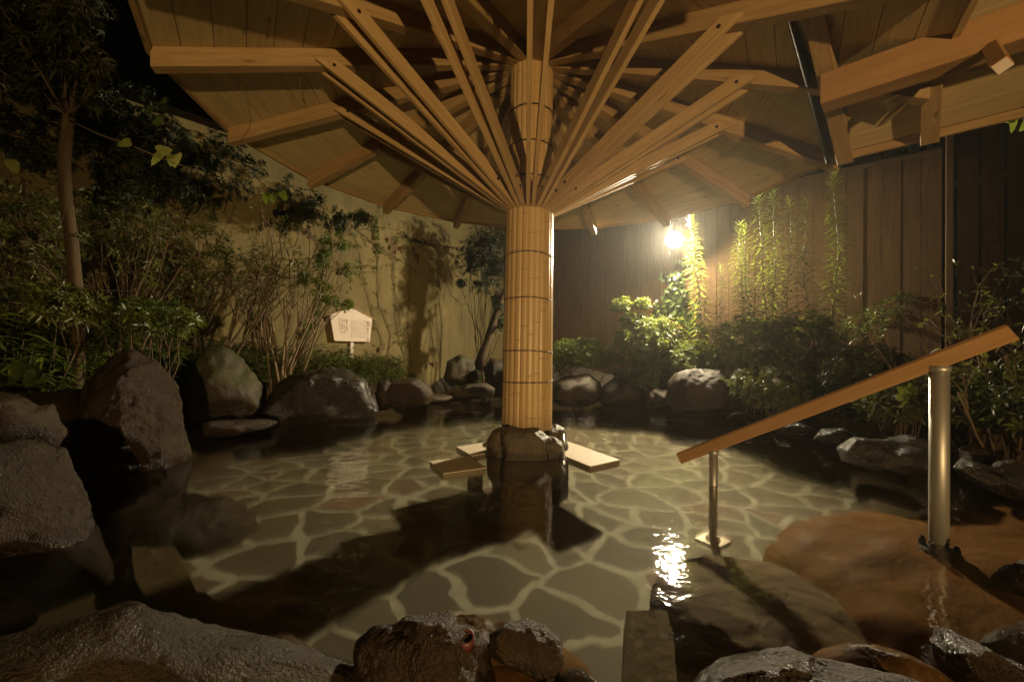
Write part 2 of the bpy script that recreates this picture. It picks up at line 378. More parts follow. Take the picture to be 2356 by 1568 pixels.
gx=axis(-6,7.5,.07,70); gy=axis(-2,11.5,.07,70)
GX,GY=np.meshgrid(gx,gy); GZ=height(GX,GY)
nv=len(gx); idx=np.arange(len(gx)*len(gy)).reshape(len(gy),len(gx))
fa=np.stack([idx[:-1,:-1],idx[:-1,1:],idx[1:,1:],idx[1:,:-1]],-1).reshape(-1,4)
me=bpy.data.meshes.new('ground'); me.from_pydata(np.stack([GX,GY,GZ],-1).reshape(-1,3).tolist(),[],fa.tolist())
tag(finish('ground',me,M['soil'],None,True),kind='structure')
def polysheet(name,poly,z,mat):
    me=bpy.data.meshes.new(name); me.from_pydata([(x,y,z) for x,y in poly],[],[tuple(range(len(poly)))]); 
    o=finish(name,me,mat)
    if me.polygons[0].normal.z<0: me.flip_normals()
    return o
fl=polysheet('pool_floor',floorp,ZF,M['paving']); tag(fl,kind='structure')
def watersheet(wp):
    k=len(wp); me=bpy.data.meshes.new('water'); a=sum(wp[i][0]*wp[(i+1)%k][1]-wp[(i+1)%k][0]*wp[i][1] for i in range(k))
    if a<0: wp=wp[::-1]
    me.from_pydata([(x,y,0) for x,y in wp]+[(x,y,-.75) for x,y in wp],[],[tuple(range(k)),tuple(range(2*k-1,k-1,-1))]+[(i,k+i,k+(i+1)%k,(i+1)%k) for i in range(k)])
    return finish('water',me,M['water'])
cx=sum(p[0] for p in shore)/len(shore); cy=sum(p[1] for p in shore)/len(shore)
wp=[]
for x,y in shore:
    d=Vector((x-cx,y-cy)).normalized(); wp.append((x+d.x*.30,y+d.y*.30))
tag(watersheet(wp),kind='structure')

# ------------------------------------------------------------------ rocks
def ico(sub):
    import bmesh
    bm=bmesh.new(); bmesh.ops.create_icosphere(bm,subdivisions=sub,radius=1)
    v=np.array([x.co[:] for x in bm.verts]); f=[tuple(q.index for q in x.verts) for x in bm.faces]; bm.free(); return v,f
ICO={k:ico(k) for k in (4,5,6)}
def rock(name,label,poly,Y,thick,mat,seed=0,sub=5,amp=.07,facet=.35,group='boulders round the pool edge',cat='rock',freq=1.0):
    """boulder whose outline seen along its view line is poly (reference pixels) at depth Y; thick = half depth"""
    cxp=sum(p[0] for p in poly)/len(poly); cyp=sum(p[1] for p in poly)/len(poly)
    c=P(cxp,cyp,Y); d=(c-CAM).normalized(); r=d.cross(Vector((0,0,1))).normalized(); u=r.cross(d)
    q=[]
    for px,py in poly:
        rr=ray(px,py); p=CAM+rr*((c-CAM).dot(d)/rr.dot(d)); e=p-c; q.append((e.dot(r),e.dot(u)))
    q=np.array(q); size=float(np.mean(np.hypot(q[:,0],q[:,1])))
    phi=np.linspace(-math.pi,math.pi,181); rad=np.zeros(181)
    for k,a in enumerate(phi):
        dx,dy=math.cos(a),math.sin(a); best=0
        for i in range(len(q)):
            x0,y0=q[i]; x1,y1=q[(i+1)%len(q)]; ex,ey=x1-x0,y1-y0; den=dx*ey-dy*ex
            if abs(den)<1e-12: continue
            t=(x0*ey-y0*ex)/den; s_=(x0*dy-y0*dx)/den
            if t>0 and -1e-6<=s_<=1+1e-6: best=max(best,t)
        rad[k]=best
    rad=np.convolve(np.concatenate([rad[-4:-1],rad,rad[1:4]]),np.ones(3)/3,'same')[3:-3]
    v,f=ICO[sub]; rs=np.random.default_rng(seed+100)
    # facets: planes cutting the unit ball, softened
    pl=rs.normal(size=(11,3)); pl/=np.linalg.norm(pl,axis=1)[:,None]; h=rs.uniform(.62,.95,11); facet=min(.95,facet*1.6)
    dots=v@pl.T; sup=np.min(np.where(dots>.05,h/np.maximum(dots,.05),9),axis=1); sup=np.minimum(sup,1.12)
    k=1-facet+facet*sup
    cc=v[:,2]; s=np.sqrt(np.maximum(0,1-cc*cc)); ph=np.arctan2(v[:,1],v[:,0]); Rr=np.interp(ph,phi,rad)
    s2=s**.7; kk=k[:,None]
    dep=np.sign(cc)*np.abs(cc)**.9*thick*k
    edge=(1-.8*s**3)*(k-1)+1     # keep the outline, let the facets act on the faces
    lx=np.cos(ph)*Rr*s2*edge; ly=np.sin(ph)*Rr*s2*edge
    base=np.array(c)[None,:]+lx[:,None]*np.array(r)+ly[:,None]*np.array(u)+dep[:,None]*np.array(d)
    nd=np.array([lx/ max(size,1e-6),ly/max(size,1e-6),dep/max(thick,1e-6)]).T; nd/=np.maximum(np.linalg.norm(nd,axis=1),1e-6)[:,None]
    nw=nd[:,0:1]*np.array(r)+nd[:,1:2]*np.array(u)+nd[:,2:3]*np.array(d)
    so=seed*3.7; fq=1.6/size*freq
    disp=np.empty(len(v))
    for i in range(len(v)):
        p=Vector(base[i])*fq+Vector((so,so*.5,-so))
        a=noise.fractal(p,1.0,2.0,3); b=noise.ridged_multi_fractal(p*1.3,.9,2.1,4,1.0,2.0)-1.1
        cr=noise.voronoi(p*1.7)[0]; ck=max(0,.10-(cr[1]-cr[0]))*3
        disp[i]=a*.55+b*.42+noise.fractal(p*6,.8,2.0,4)*.20-ck*.9
    base+=nw*(disp*amp*size*1.6)[:,None]
    org=Vector(c); 
    me=bpy.data.meshes.new(name); me.from_pydata((base-np.array(org)).tolist(),[],f)
    o=finish(name,me,mat,None,True); o.location=org
    return tag(o,label,cat,group)

RP='boulders round the pool edge'
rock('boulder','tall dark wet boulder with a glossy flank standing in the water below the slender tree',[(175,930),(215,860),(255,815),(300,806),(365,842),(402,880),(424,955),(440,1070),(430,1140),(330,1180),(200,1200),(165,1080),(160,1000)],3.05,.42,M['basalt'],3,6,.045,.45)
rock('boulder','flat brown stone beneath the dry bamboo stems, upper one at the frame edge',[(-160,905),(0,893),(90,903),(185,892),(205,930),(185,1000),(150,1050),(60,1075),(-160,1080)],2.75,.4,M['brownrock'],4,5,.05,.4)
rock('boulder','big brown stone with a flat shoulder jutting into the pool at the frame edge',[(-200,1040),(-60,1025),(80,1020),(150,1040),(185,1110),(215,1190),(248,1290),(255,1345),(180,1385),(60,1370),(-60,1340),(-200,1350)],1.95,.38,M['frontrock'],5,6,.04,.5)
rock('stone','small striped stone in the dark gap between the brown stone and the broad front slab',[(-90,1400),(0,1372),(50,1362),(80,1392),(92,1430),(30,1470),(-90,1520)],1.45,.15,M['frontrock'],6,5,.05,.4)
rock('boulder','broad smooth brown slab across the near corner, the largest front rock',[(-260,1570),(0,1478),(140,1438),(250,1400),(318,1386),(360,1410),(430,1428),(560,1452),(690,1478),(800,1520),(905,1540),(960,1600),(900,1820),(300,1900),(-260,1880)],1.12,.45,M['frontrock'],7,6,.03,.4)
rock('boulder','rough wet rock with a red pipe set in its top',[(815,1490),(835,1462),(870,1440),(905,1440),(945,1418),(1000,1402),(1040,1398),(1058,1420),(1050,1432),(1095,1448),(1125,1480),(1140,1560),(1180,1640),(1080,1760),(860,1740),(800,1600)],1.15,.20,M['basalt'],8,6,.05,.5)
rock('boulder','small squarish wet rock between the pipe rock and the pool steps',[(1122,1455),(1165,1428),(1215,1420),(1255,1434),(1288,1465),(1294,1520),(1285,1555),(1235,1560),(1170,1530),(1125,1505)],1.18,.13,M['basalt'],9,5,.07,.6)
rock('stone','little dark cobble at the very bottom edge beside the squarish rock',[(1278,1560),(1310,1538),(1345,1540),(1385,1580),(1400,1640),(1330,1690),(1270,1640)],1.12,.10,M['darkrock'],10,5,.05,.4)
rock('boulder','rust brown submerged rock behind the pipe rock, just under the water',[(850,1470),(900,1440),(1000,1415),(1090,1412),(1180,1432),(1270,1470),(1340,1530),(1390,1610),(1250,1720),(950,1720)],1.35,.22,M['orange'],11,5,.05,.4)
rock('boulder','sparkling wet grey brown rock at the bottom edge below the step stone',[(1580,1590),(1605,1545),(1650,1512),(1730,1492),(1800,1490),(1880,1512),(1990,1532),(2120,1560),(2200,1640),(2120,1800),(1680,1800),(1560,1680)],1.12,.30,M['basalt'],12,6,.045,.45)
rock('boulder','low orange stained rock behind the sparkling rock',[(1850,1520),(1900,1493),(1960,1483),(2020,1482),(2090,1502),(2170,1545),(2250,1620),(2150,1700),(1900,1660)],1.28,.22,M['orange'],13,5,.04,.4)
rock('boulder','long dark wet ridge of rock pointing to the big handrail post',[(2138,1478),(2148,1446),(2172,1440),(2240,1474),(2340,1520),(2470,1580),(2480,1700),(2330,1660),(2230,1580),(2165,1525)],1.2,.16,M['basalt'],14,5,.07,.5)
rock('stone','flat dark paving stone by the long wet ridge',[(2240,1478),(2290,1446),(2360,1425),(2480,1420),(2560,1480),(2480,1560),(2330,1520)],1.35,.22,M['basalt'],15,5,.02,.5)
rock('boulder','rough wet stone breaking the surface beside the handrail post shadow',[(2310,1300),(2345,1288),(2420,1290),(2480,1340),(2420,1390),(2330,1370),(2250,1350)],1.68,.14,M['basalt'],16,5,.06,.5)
# left far shore
rock('boulder','rounded brown boulder with moss behind the tall wet boulder',[(425,900),(440,845),(470,808),(520,800),(560,830),(600,885),(598,935),(560,975),(480,985),(425,985)],4.6,.42,M['basalt_moss'],21,5,.05,.45)
rock('stone','low wet ledge stone at the waterline under the mossy boulder',[(432,990),(470,970),(540,965),(600,962),(640,968),(625,985),(560,998),(450,1010)],4.0,.22,M['basalt'],22,5,.06,.5)
rock('boulder','big black angular rock with shiny facets beside the signboard',[(598,955),(620,905),(648,868),(700,848),(745,842),(800,850),(845,868),(868,920),(878,950),(850,975),(720,985),(640,985)],5.2,.5,M['darkrock'],23,5,.06,.65)
rock('stone','brown rounded rock between two ledge stones right of the black rock',[(868,930),(880,880),(905,868),(960,868),(985,885),(998,910),(985,932),(920,945)],6.0,.35,M['brownrock'],24,4,.06,.5)
rock('stone','pair-sized grey cobble tucked against the black angular rock',[(862,905),(872,878),(890,872),(905,885),(905,925),(890,945),(868,945)],5.8,.2,M['brownrock'],25,4,.06,.5)
rock('stone','long low pale ledge stone at the far waterline below the arching grass',[(995,915),(1030,895),(1075,883),(1120,880),(1140,892),(1138,912),(1080,920),(1010,925)],6.7,.3,M['brownrock'],26,4,.05,.5)
rock('stone','thin flat stone at the waterline left of the pale ledge stone',[(940,930),(975,908),(1020,905),(1045,912),(1030,925),(975,935)],6.4,.25,M['brownrock'],27,4,.05,.5)
rock('boulder','dark upright rock half hidden behind the bamboo pillar',[(1115,890),(1112,845),(1130,825),(1165,825),(1185,860),(1190,905),(1150,915),(1120,912)],7.0,.35,M['basalt'],28,4,.06,.5)
rock('boulder','moss topped grey rock under the arching grass clump',[(1020,870),(1030,830),(1060,815),(1090,830),(1100,862),(1090,885),(1035,885)],7.1,.3,M['basalt_moss'],29,4,.06,.5)
# right far shore
rock('boulder','grey rock in the steam under the low azalea next to the pillar',[(1268,918),(1275,880),(1300,862),(1350,858),(1385,880),(1392,915),(1360,935),(1290,935)],6.9,.4,M['brownrock'],31,4,.06,.5)
rock('boulder','pale topped rock under the overhanging azalea tip',[(1380,925),(1388,885),(1410,868),(1450,872),(1475,895),(1480,925),(1440,940),(1395,938)],6.8,.4,M['brownrock'],32,4,.07,.55)
rock('boulder','large squarish brown boulder at the far shore below the lamp',[(1528,935),(1532,880),(1550,855),(1600,850),(1660,852),(1698,880),(1712,915),(1705,945),(1650,955),(1560,950)],6.0,.5,M['brownrock'],33,5,.05,.55)
rock('stone','low wet stone lapped by water right of the squarish boulder',[(1665,960),(1690,948),(1730,948),(1775,962),(1760,978),(1690,975)],5.3,.2,M['basalt'],34,4,.06,.5)
rock('boulder','dark rock under the leaning azalea between two far boulders',[(1470,930),(1480,900),(1510,890),(1545,900),(1550,935),(1500,945)],6.5,.3,M['basalt'],35,4,.06,.5)
# right shore
rock('stone','flat wet ledge stone with a glinting corner behind the handrail',[(1925,1030),(1960,1005),(2040,1010),(2130,1035),(2190,1070),(2200,1100),(2100,1095),(1990,1075),(1940,1060)],3.05,.35,M['darkrock'],36,5,.04,.5)
rock('stone','second wet ledge stone right of the big handrail post',[(2185,1075),(2215,1050),(2290,1075),(2400,1110),(2460,1160),(2380,1160),(2260,1125)],2.6,.3,M['darkrock'],37,5,.05,.5)
rock('boulder','small brown boulder under the right shrubs by the timber edging',[(2210,1060),(2205,1030),(2235,1018),(2270,1030),(2290,1062),(2260,1080)],3.1,.16,M['brownrock'],38,4,.05,.5)
rock('boulder','low grey boulder at the right frame edge below the shrubs',[(2275,1085),(2290,1062),(2330,1055),(2400,1068),(2440,1110),(2380,1130),(2300,1110)],2.8,.2,M['brownrock'],39,4,.05,.5)
rock('stone','dark cobble in a row along the right shore behind the handrail',[(1870,1010),(1890,985),(1940,985),(1975,1003),(1960,1022),(1900,1025)],3.9,.22,M['darkrock'],40,4,.06,.5)
rock('stone','half drowned dark stone near the slope of the handrail',[(1770,985),(1790,965),(1840,970),(1880,990),(1850,1005),(1790,1000)],4.5,.22,M['darkrock'],41,4,.06,.5)
rock('stone','mud brown stone at the foot of the right shrubs',[(2030,1035),(2045,1005),(2090,998),(2140,1012),(2160,1042),(2100,1055)],3.4,.22,M['darkrock'],42,4,.06,.5)

def planrock(name,label,c,rad,rot,mat,seed,amp=.05,flat=.75,sub=5):
    v,f=ICO[sub]; out=[]
    m=Matrix.Rotation(rot,3,'Z'); size=sum(rad[:2])/2
    for x,y,z in v:
        s=math.sqrt(max(0,1-z*z)); q=Vector((x*rad[0],y*rad[1],math.copysign(abs(z)**flat,z)*rad[2]*(1 if z<0 else 1)))
        w=m@q; p=w*(1.3/size)+Vector((seed*2.1,seed,0))
        k=noise.fractal(p,1,2,4)*.6+(noise.ridged_multi_fractal(p*1.2,.9,2.1,3,1,2)-1.1)*.3
        n3=Vector((x/rad[0],y/rad[1],z/rad[2])).normalized(); n3=m@n3
        out.append(w+n3*(k*amp))
    me=bpy.data.meshes.new(name); me.from_pydata([tuple(q) for q in out],[],f)
    o=finish(name,me,mat,None,True); o.location=c
    return tag(o,label,'rock',RP)
planrock('boulder','huge orange brown boulder under shallow water that carries the big handrail post',(2.30,1.86,-.44),(.97,1.0,.385),.3,M['orange'],51,.085,.85,6)
planrock('stone','dim orange boulder sunk near the right shore behind the big handrail post',(2.95,2.35,-.34),(.75,.5,.30),.5,M['orange'],52,.05,.7)
planrock('stone','rust brown drowned rock at the foot of the tall wet boulder',(-2.15,2.62,-.42),(.5,.3,.30),.4,M['brownrock'],53,.05,.7)
# step stone: flat topped prism
st=[G(*p,-.19) for p in ((1548,1330),(1590,1280),(1650,1250),(1770,1243),(1840,1268),(1930,1345),(1885,1395),(1830,1425),(1750,1470),(1560,1475),(1540,1400))]
def slabrock(name,label,pts,z0,z1,mat,cat,group,seed=0,bev=.03):
    c=sum((Vector(p) for p in pts),Vector())/len(pts); b=[]
    n=len(pts); sub=[]
    for i in range(n):
        a=Vector(pts[i]); e=Vector(pts[(i+1)%n])
        for t in (0,.25,.5,.75):
            q=a.lerp(e,t); k=noise.noise(q*4+Vector((seed,0,0)))*.02; d=(q-c); d.z=0; sub.append(q+d.normalized()*k)
    rings=[(1.03,z0),(1.0,z1-bev),(.985,z1-bev*.3),(.96,z1)]
    vs=[];fs=[];m=len(sub)
    for s_,z in rings:
        for q in sub:
            w=c+(q-c)*s_; vs.append((w.x,w.y,z))
    for r in range(len(rings)-1):
        for i in range(m): fs.append((r*m+i,r*m+(i+1)%m,(r+1)*m+(i+1)%m,(r+1)*m+i))
    fs.append(tuple((len(rings)-1)*m+i for i in range(m)))
    me=bpy.data.meshes.new(name); me.from_pydata(vs,[],fs); me.validate()
    import bmesh
    bm=bmesh.new(); bm.from_mesh(me); bmesh.ops.recalc_face_normals(bm,faces=bm.faces); bm.to_mesh(me); bm.free()
    return tag(finish(name,me,mat,None,False),label,cat,group)
sc0=sum((Vector(p) for p in st),Vector())/len(st)
tag(planrock('step_stone','large submerged step stone with brown stripes at the foot of the short handrail post',(sc0.x+.02,sc0.y-.03,-.40),(.45,.43,.215),.5,M['stepstone'],57,.045,.38,6),cat='step',group='submerged steps')
blk=[G(*p,-.24) for p in ((300,1255),(405,1258),(460,1375),(345,1395),(310,1330))]
slabrock('step_block','submerged aggregate concrete block beside the brown stone on the pool floor',blk,-.42,-.24,M['gravel_c'],'step','submerged steps',5,.015)
blk=[G(*p,-.16) for p in ((1440,1400),(1535,1400),(1555,1480),(1560,1640),(1425,1640))]
slabrock('step_block','submerged aggregate concrete kerb at the near edge of the striped step stone',blk,-.42,-.16,M['gravel_c'],'step','submerged steps',6,.015)

# ------------------------------------------------------------------ umbrella pavilion
PX,PY=.139,3.62; PH=.403; RO=2.66; ZR=2.56; SL=.30
TX,TY=-.022,.006
pav=empty('umbrella_pavilion',(PX,PY,0),'round cedar umbrella roof on a bamboo clad pillar standing in the pool','pavilion')
def tilt(r,a): return TX*(-r*math.cos(a))+TY*(r*math.sin(a))
def rp(r,a,z,side=0.0):
    """point at radius r in direction a (clockwise from -x), side = offset along the tangent"""
    x=-math.cos(a)*r+math.sin(a)*side; y=math.sin(a)*r+math.cos(a)*side
    return Vector((PX+x,PY+y,z+tilt(r,a)*1.5))
def zraf(r): return ZR+SL*(RO-r)
ang=[PH+k*2*math.pi/16 for k in range(16)]
# pillar: bamboo staves
def staves(name,z0,z1,r0,r1,n,parent,seed,skip=None):
    mb=MB(); rs=random.Random(seed)
    for i in range(n):
        a0=2*math.pi*i/n; a1=2*math.pi*(i+.985)/n; gi=i+seed*40
        zs=[z0+rs.uniform(-.02,.01) if z0>.5 or z0<.3 else z0]; mats=[]
        z=z0+rs.uniform(.08,.45)
        while z<z1-.06:
            zs+=[z-.009,z-.003,z+.003,z+.009]; mats+=[0,2,1,2]; z+=rs.uniform(.34,.50)
        zs.append(z1+rs.uniform(-.004,.004)); mats.append(0)
        rows=[]
        for j,zz in enumerate(zs):
            t=(zz-z0)/(z1-z0); r=r0+(r1-r0)*t
            k=0
            if 0<j<len(zs)-1: k={0:.0004,1:.0018,2:.0018,3:.0004}[(j-1)%4]
            row=[]
            for q in range(6):
                u=q/5; a=a0+(a1-a0)*u; b=math.sqrt(max(0,1-(2*u-1)**2*.92))*.010-.007+k
                row.append((PX+(r+b)*math.cos(a),PY+(r+b)*math.sin(a),zz))
            rows.append(row)
        vs=[p for row in rows for p in row]; gr=[(p[2],gi+.5+.4*(x/5-.5),0) for row in rows for x,p in enumerate(row)]
        for j in range(len(rows)-1):
            b=j*6; mi=1 if mats[j]==1 else 0
            mb.add([rows[j][q] for q in range(6)]+[rows[j+1][q] for q in range(6)],[(q,q+1,q+7,q+6) for q in range(5)],gr[b:b+12],mi)
        # stave ends
        top=rows[-1]; mb.add(top+[(PX+(r1-.03)*math.cos(a),PY+(r1-.03)*math.sin(a),top[0][2]) for a in (a1,a0)],[tuple(range(8))],[(0,gi+.5,0)]*8,0)
    return mb.build(name,[M['bamboo'],M['node']],parent,False)
lowp=staves('bamboo_cladding',.20,2.07,.217,.205,23,pav,1)
upp=staves('bamboo_cladding',2.075,3.34,.186,.186,21,pav,2)
core=MB(); core.lathe([(.19,-.38),(.19,2.066),(.165,2.07),(.165,3.42)],(PX,PY,0),32); core.build('pillar_core',M['rust'],pav,True)
def ring(z,r,parent,tl):
    mb=MB(); pts=[]
    for k in range(49):
        a=2*math.pi*k/48; rr=r+.0035*math.cos(30*a); pts.append((PX+rr*math.cos(a),PY+rr*math.sin(a),z+tl[0]*math.cos(a)+tl[1]*math.sin(a)+.003*math.sin(3*a)))
    for dz in (0,.007): mb.tube([(x,y,zz+dz) for x,y,zz in pts],.0027,6,False)
    return mb.build('wire_band',M['wire'],parent,True)
for z,t in ((1.67,(-.006,-.012)),(1.292,(-.004,-.008)),(.845,(-.004,-.012)),(.60,(.004,.008))):
    ring(z,.2165-.012*(z-.2)/1.87+.004,lowp,t)
for z in (2.33,2.62,2.92): ring(z,.196,upp,(0,0))
# rafters
HR,WR=.125,.085
for k,a in enumerate(ang):
    mb=MB(); zc=lambda r: zraf(r)+HR/2
    mb.bar(rp(.16,a,zc(.16)),rp(RO,a,zc(RO)),WR,HR,(0,0,1),None,-.03,bev=.004)
    mb.build('rafter',M['cedar'],pav)
# struts: pairs of boards gripping each rafter
RS=1.66
for k,a in enumerate(ang):
    for sg in (-1,1):
        mb=MB()
        p0=rp(.188,a,2.10,sg*.0205); p1=rp(RS,a,zraf(RS)+.035,sg*(WR/2+.0185))
        d=(p1-p0).normalized()
        rad=Vector((-math.cos(a),math.sin(a),0))
        up=Vector((0,0,1))
        mb.bar(p0,p1,.034,.097,up,None,-.09,bev=.003)
        s=mb.build('strut',M['strut'],pav)
        for t in (.10,.16,.955):
            bt=MB(); c=p0.lerp(p1,t); sd=d.cross(up).normalized()
            o=sd*(.0175)*(1 if sd.dot(Vector((math.sin(a),math.cos(a),0)))*sg>0 else -1)
            bt.lathe([(.0001,-.004),(.012,-.004),(.012,.004),(.006,.008),(.0001,.008)],c+o,10,o); bt.build('bolt',M['rust'],s,True)
# sheathing: boards run round parallel to the rim, one mesh per side of the umbrella
for k in range(16):
    a0=ang[k]; a1=ang[k]+2*math.pi/16; mb=MB(); r=RO+.03
    while r>.2:
        w=random.choice((.16,.17,.18)); r1=max(r-w+.004,.12)
        zz=lambda q: zraf(q)+HR+.004
        c8=[rp(r1,a0,zz(r1)),rp(r,a0,zz(r)),rp(r,a1,zz(r)),rp(r1,a1,zz(r1))]
        c8=c8+[p+Vector((0,0,.016)) for p in c8]
        o=[random.uniform(-20,20) for _ in range(3)]; Lb=(c8[1]-c8[2]).length
        gr=[(o[0]+y*Lb,o[1]+x*w,o[2]) for x,y in ((0,0),(1,0),(1,1),(0,1))]*2
        mb.hexa(c8,gr); r-=w
    mb.build('roof_boards',M['ceil'],pav)
    # dark backing and outer covering above the boards
tp=MB()
for k in range(16):
    a0=ang[k]; a1=ang[k]+2*math.pi/16
    z=lambda q,dz: zraf(q)+HR+dz
    lo=[rp(.0,a0,z(0,.03)),rp(RO+.05,a0,z(RO+.05,.024)),rp(RO+.05,a1,z(RO+.05,.024))]
    hi=[p+Vector((0,0,.06)) for p in lo]
    tp.add(lo+hi,[(0,1,2),(3,5,4),(1,4,5,2)],None)
tp.build('roof_covering',M['metal_dark'],pav)
for k in range(16):
    a0=ang[k]; a1=ang[k]+2*math.pi/16; mb=MB()
    mb.bar(rp(RO+.02,a0,zraf(RO)+HR-.012),rp(RO+.02,a1,zraf(RO)+HR-.012),.03,.03,(0,0,1)); mb.build('rim_batten',M['cedar'],pav)

# stones round the pillar foot
BG='stones mortared round the pillar foot'
rock('foot_stone','rounded stone at the shaded flank of the pillar foot',[(1120,1100),(1118,1015),(1132,988),(1155,980),(1172,1005),(1170,1120),(1140,1125)],3.45,.13,M['foot'],61,5,.05,.4,BG,'stone')
rock('foot_stone','widest stone in front of the pillar foot, dull brown',[(1150,1130),(1152,1000),(1168,978),(1200,984),(1245,984),(1262,1005),(1262,1130),(1200,1140)],3.38,.13,M['foot'],62,5,.05,.4,BG,'stone')
rock('foot_stone','greenish rounded stone at the pillar foot beneath the trickling water',[(1236,1130),(1236,1018),(1252,1000),(1280,1002),(1298,1022),(1300,1110),(1280,1130)],3.42,.13,M['foot'],63,5,.05,.4,BG,'stone')
rock('foot_stone','wet glistening stone on the lamp side of the pillar foot',[(1250,1010),(1256,982),(1280,973),(1300,985),(1306,1030),(1300,1070),(1270,1060)],3.68,.16,M['foot'],64,5,.06,.4,BG,'stone')
rock('foot_stone','hidden rear stone at the pillar foot towards the wall',[(1130,1050),(1128,1000),(1145,985),(1190,985),(1200,1040),(1170,1060)],3.82,.14,M['basalt'],65,4,.05,.4,BG,'stone')
# granite seat slabs
SG='granite seat slabs round the pillar'
def seat(label,a,b,c):
    z=.006; A,B,C=[G(*p,z) for p in (a,b,c)]; D=A+C-B
    t=empty('seat_slab',((A+C)/2).to_tuple()[:2]+(ZF,),label,'stone slab',SG)
    q=[A,B,C,D]; n=(B-A).cross(C-B).z
    if n<0: q=q[::-1]
    mb=MB(); mb.hexa([p-Vector((0,0,.055)) for p in q]+q); mb.build('slab_top',M['slab'],t)
    m=(A+C)/2; mb=MB()
    pc_=Vector((PX,PY,0)); mm=m+(pc_-m).normalized()*.17; mm.z=m.z; lo=[mm+(p-m)*.28 for p in q]
    mb.hexa([Vector((p.x,p.y,ZF-.03)) for p in lo]+[Vector((p.x,p.y,z-.057)) for p in lo]); mb.build('support_block',M['darkrock'],t)  # block darkened so its colour passes for the shade beneath the slab
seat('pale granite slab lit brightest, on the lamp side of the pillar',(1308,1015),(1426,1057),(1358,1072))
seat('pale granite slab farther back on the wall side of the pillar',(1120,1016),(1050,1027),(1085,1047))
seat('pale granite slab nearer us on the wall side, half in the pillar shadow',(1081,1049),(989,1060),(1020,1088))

# trickle of water running off the pillar foot
tw=MB(); pts=[G(1297,1052,.04),G(1300,1066,.005),G(1292,1090,.004),G(1274,1108,.004),G(1266,1130,.004),G(1263,1180,.004),G(1262,1240,.004),G(1255,1285,.004)]
gm,nt,out=newmat('trickle_water'); n=N(nt); gl=n('BsdfGlossy',Roughness=.2); tr=n('BsdfTransparent'); mx=n('MixShader'); mx.inputs[0].default_value=.55
n.link(tr.outputs[0],mx.inputs[1]); n.link(gl.outputs[0],mx.inputs[2]); n.link(mx.outputs[0],out.inputs[0])
tw.tube([P(1296,1000,3.42),P(1299,1025,3.36)]+pts[:2],[.006,.007,.009,.012],8); tag(tw.build('trickle',gm,None,True),'thin glinting trickle of water running down the wet stone at the pillar foot','water jet')

# ------------------------------------------------------------------ handrail
hr=empty('handrail',(1.35,2.75,ZF),'sloping wooden handrail on two steel posts leading into the pool','handrail')
rl=lambda t: Vector((1.35+.69*t,2.75-.78*t,.26+.605*t))
mb=MB(); mb.bar(rl(-.22),rl(1.213),.05,.078,(0,0,1),bev=.012); mb.build('rail',M['rail'],hr)
def post(t,r,z0,flange):
    p=rl(t); mb=MB(); mb.lathe([(r,z0),(r,p.z-.045)],(p.x,p.y,0),24); o=mb.build('post',M['steel'],hr,True)
    mb=MB(); mb.lathe([(r+.0005,p.z-.06),(r*1.15,p.z-.055),(r*1.15,p.z-.03)],(p.x,p.y,0),24); mb.build('collar',M['steel'],o,True)
    return o,p
o,p=post(0,.026,ZF,1); mb=MB(); mb.box((p.x,p.y,ZF+.012),(.16,.16,.012),.6); mb.lathe([(.05,ZF+.018),(.045,ZF+.03),(.028,ZF+.04)],(p.x,p.y,0),20); mb.build('base_plate',plain('bright_plate',(.8,.76,.66),.35,.3),o)
o,p=post(1,.036,-.15,1)
mb=MB(); mb.lathe([(.037,-.06),(.075,-.06),(.07,-.035),(.037,-.03)],(p.x,p.y,0),20)
for k in range(4):
    a=k*1.57+.4; mb.lathe([(.001,-.035),(.014,-.035),(.014,-.01),(.008,.006),(.001,.006)],(p.x+.062*math.cos(a),p.y+.062*math.sin(a),0),8)
mb.build('base_plate',M['basalt'],o)
# floor drain ring and pipe in the rock
d=G(1830,1223,ZF+.006); mb=MB(); mb.lathe([(.028,0),(.030,.01),(.05,.012),(.056,0)],d,24); tag(mb.build('drain_ring',M['metal_dark'],None,True),'small dark drain ring on the pool floor near the step stone','drain')
bpy.context.view_layer.update(); hit=scene.ray_cast(bpy.context.evaluated_depsgraph_get(),CAM,ray(1072,1474).normalized())
pc=hit[1]+Vector((0,0,.010)); ax=Vector((.05,-.42,1)).normalized()
pp=empty('drain_pipe',pc,'red pipe mouth set in the rough front rock','pipe')
mb=MB(); mb.lathe([(.0155,-.03),(.0205,-.03),(.0205,.004),(.0155,.004),(.0150,.002),(.0150,-.028)],pc,24,ax); mb.build('pipe_wall',M['pipe'],pp,True)
mb=MB(); mb.lathe([(.0001,-.02),(.0149,-.02),(.0149,-.008),(.0001,-.008)],pc,24,ax); mb.build('pipe_bore',M['darkrock'],pp)

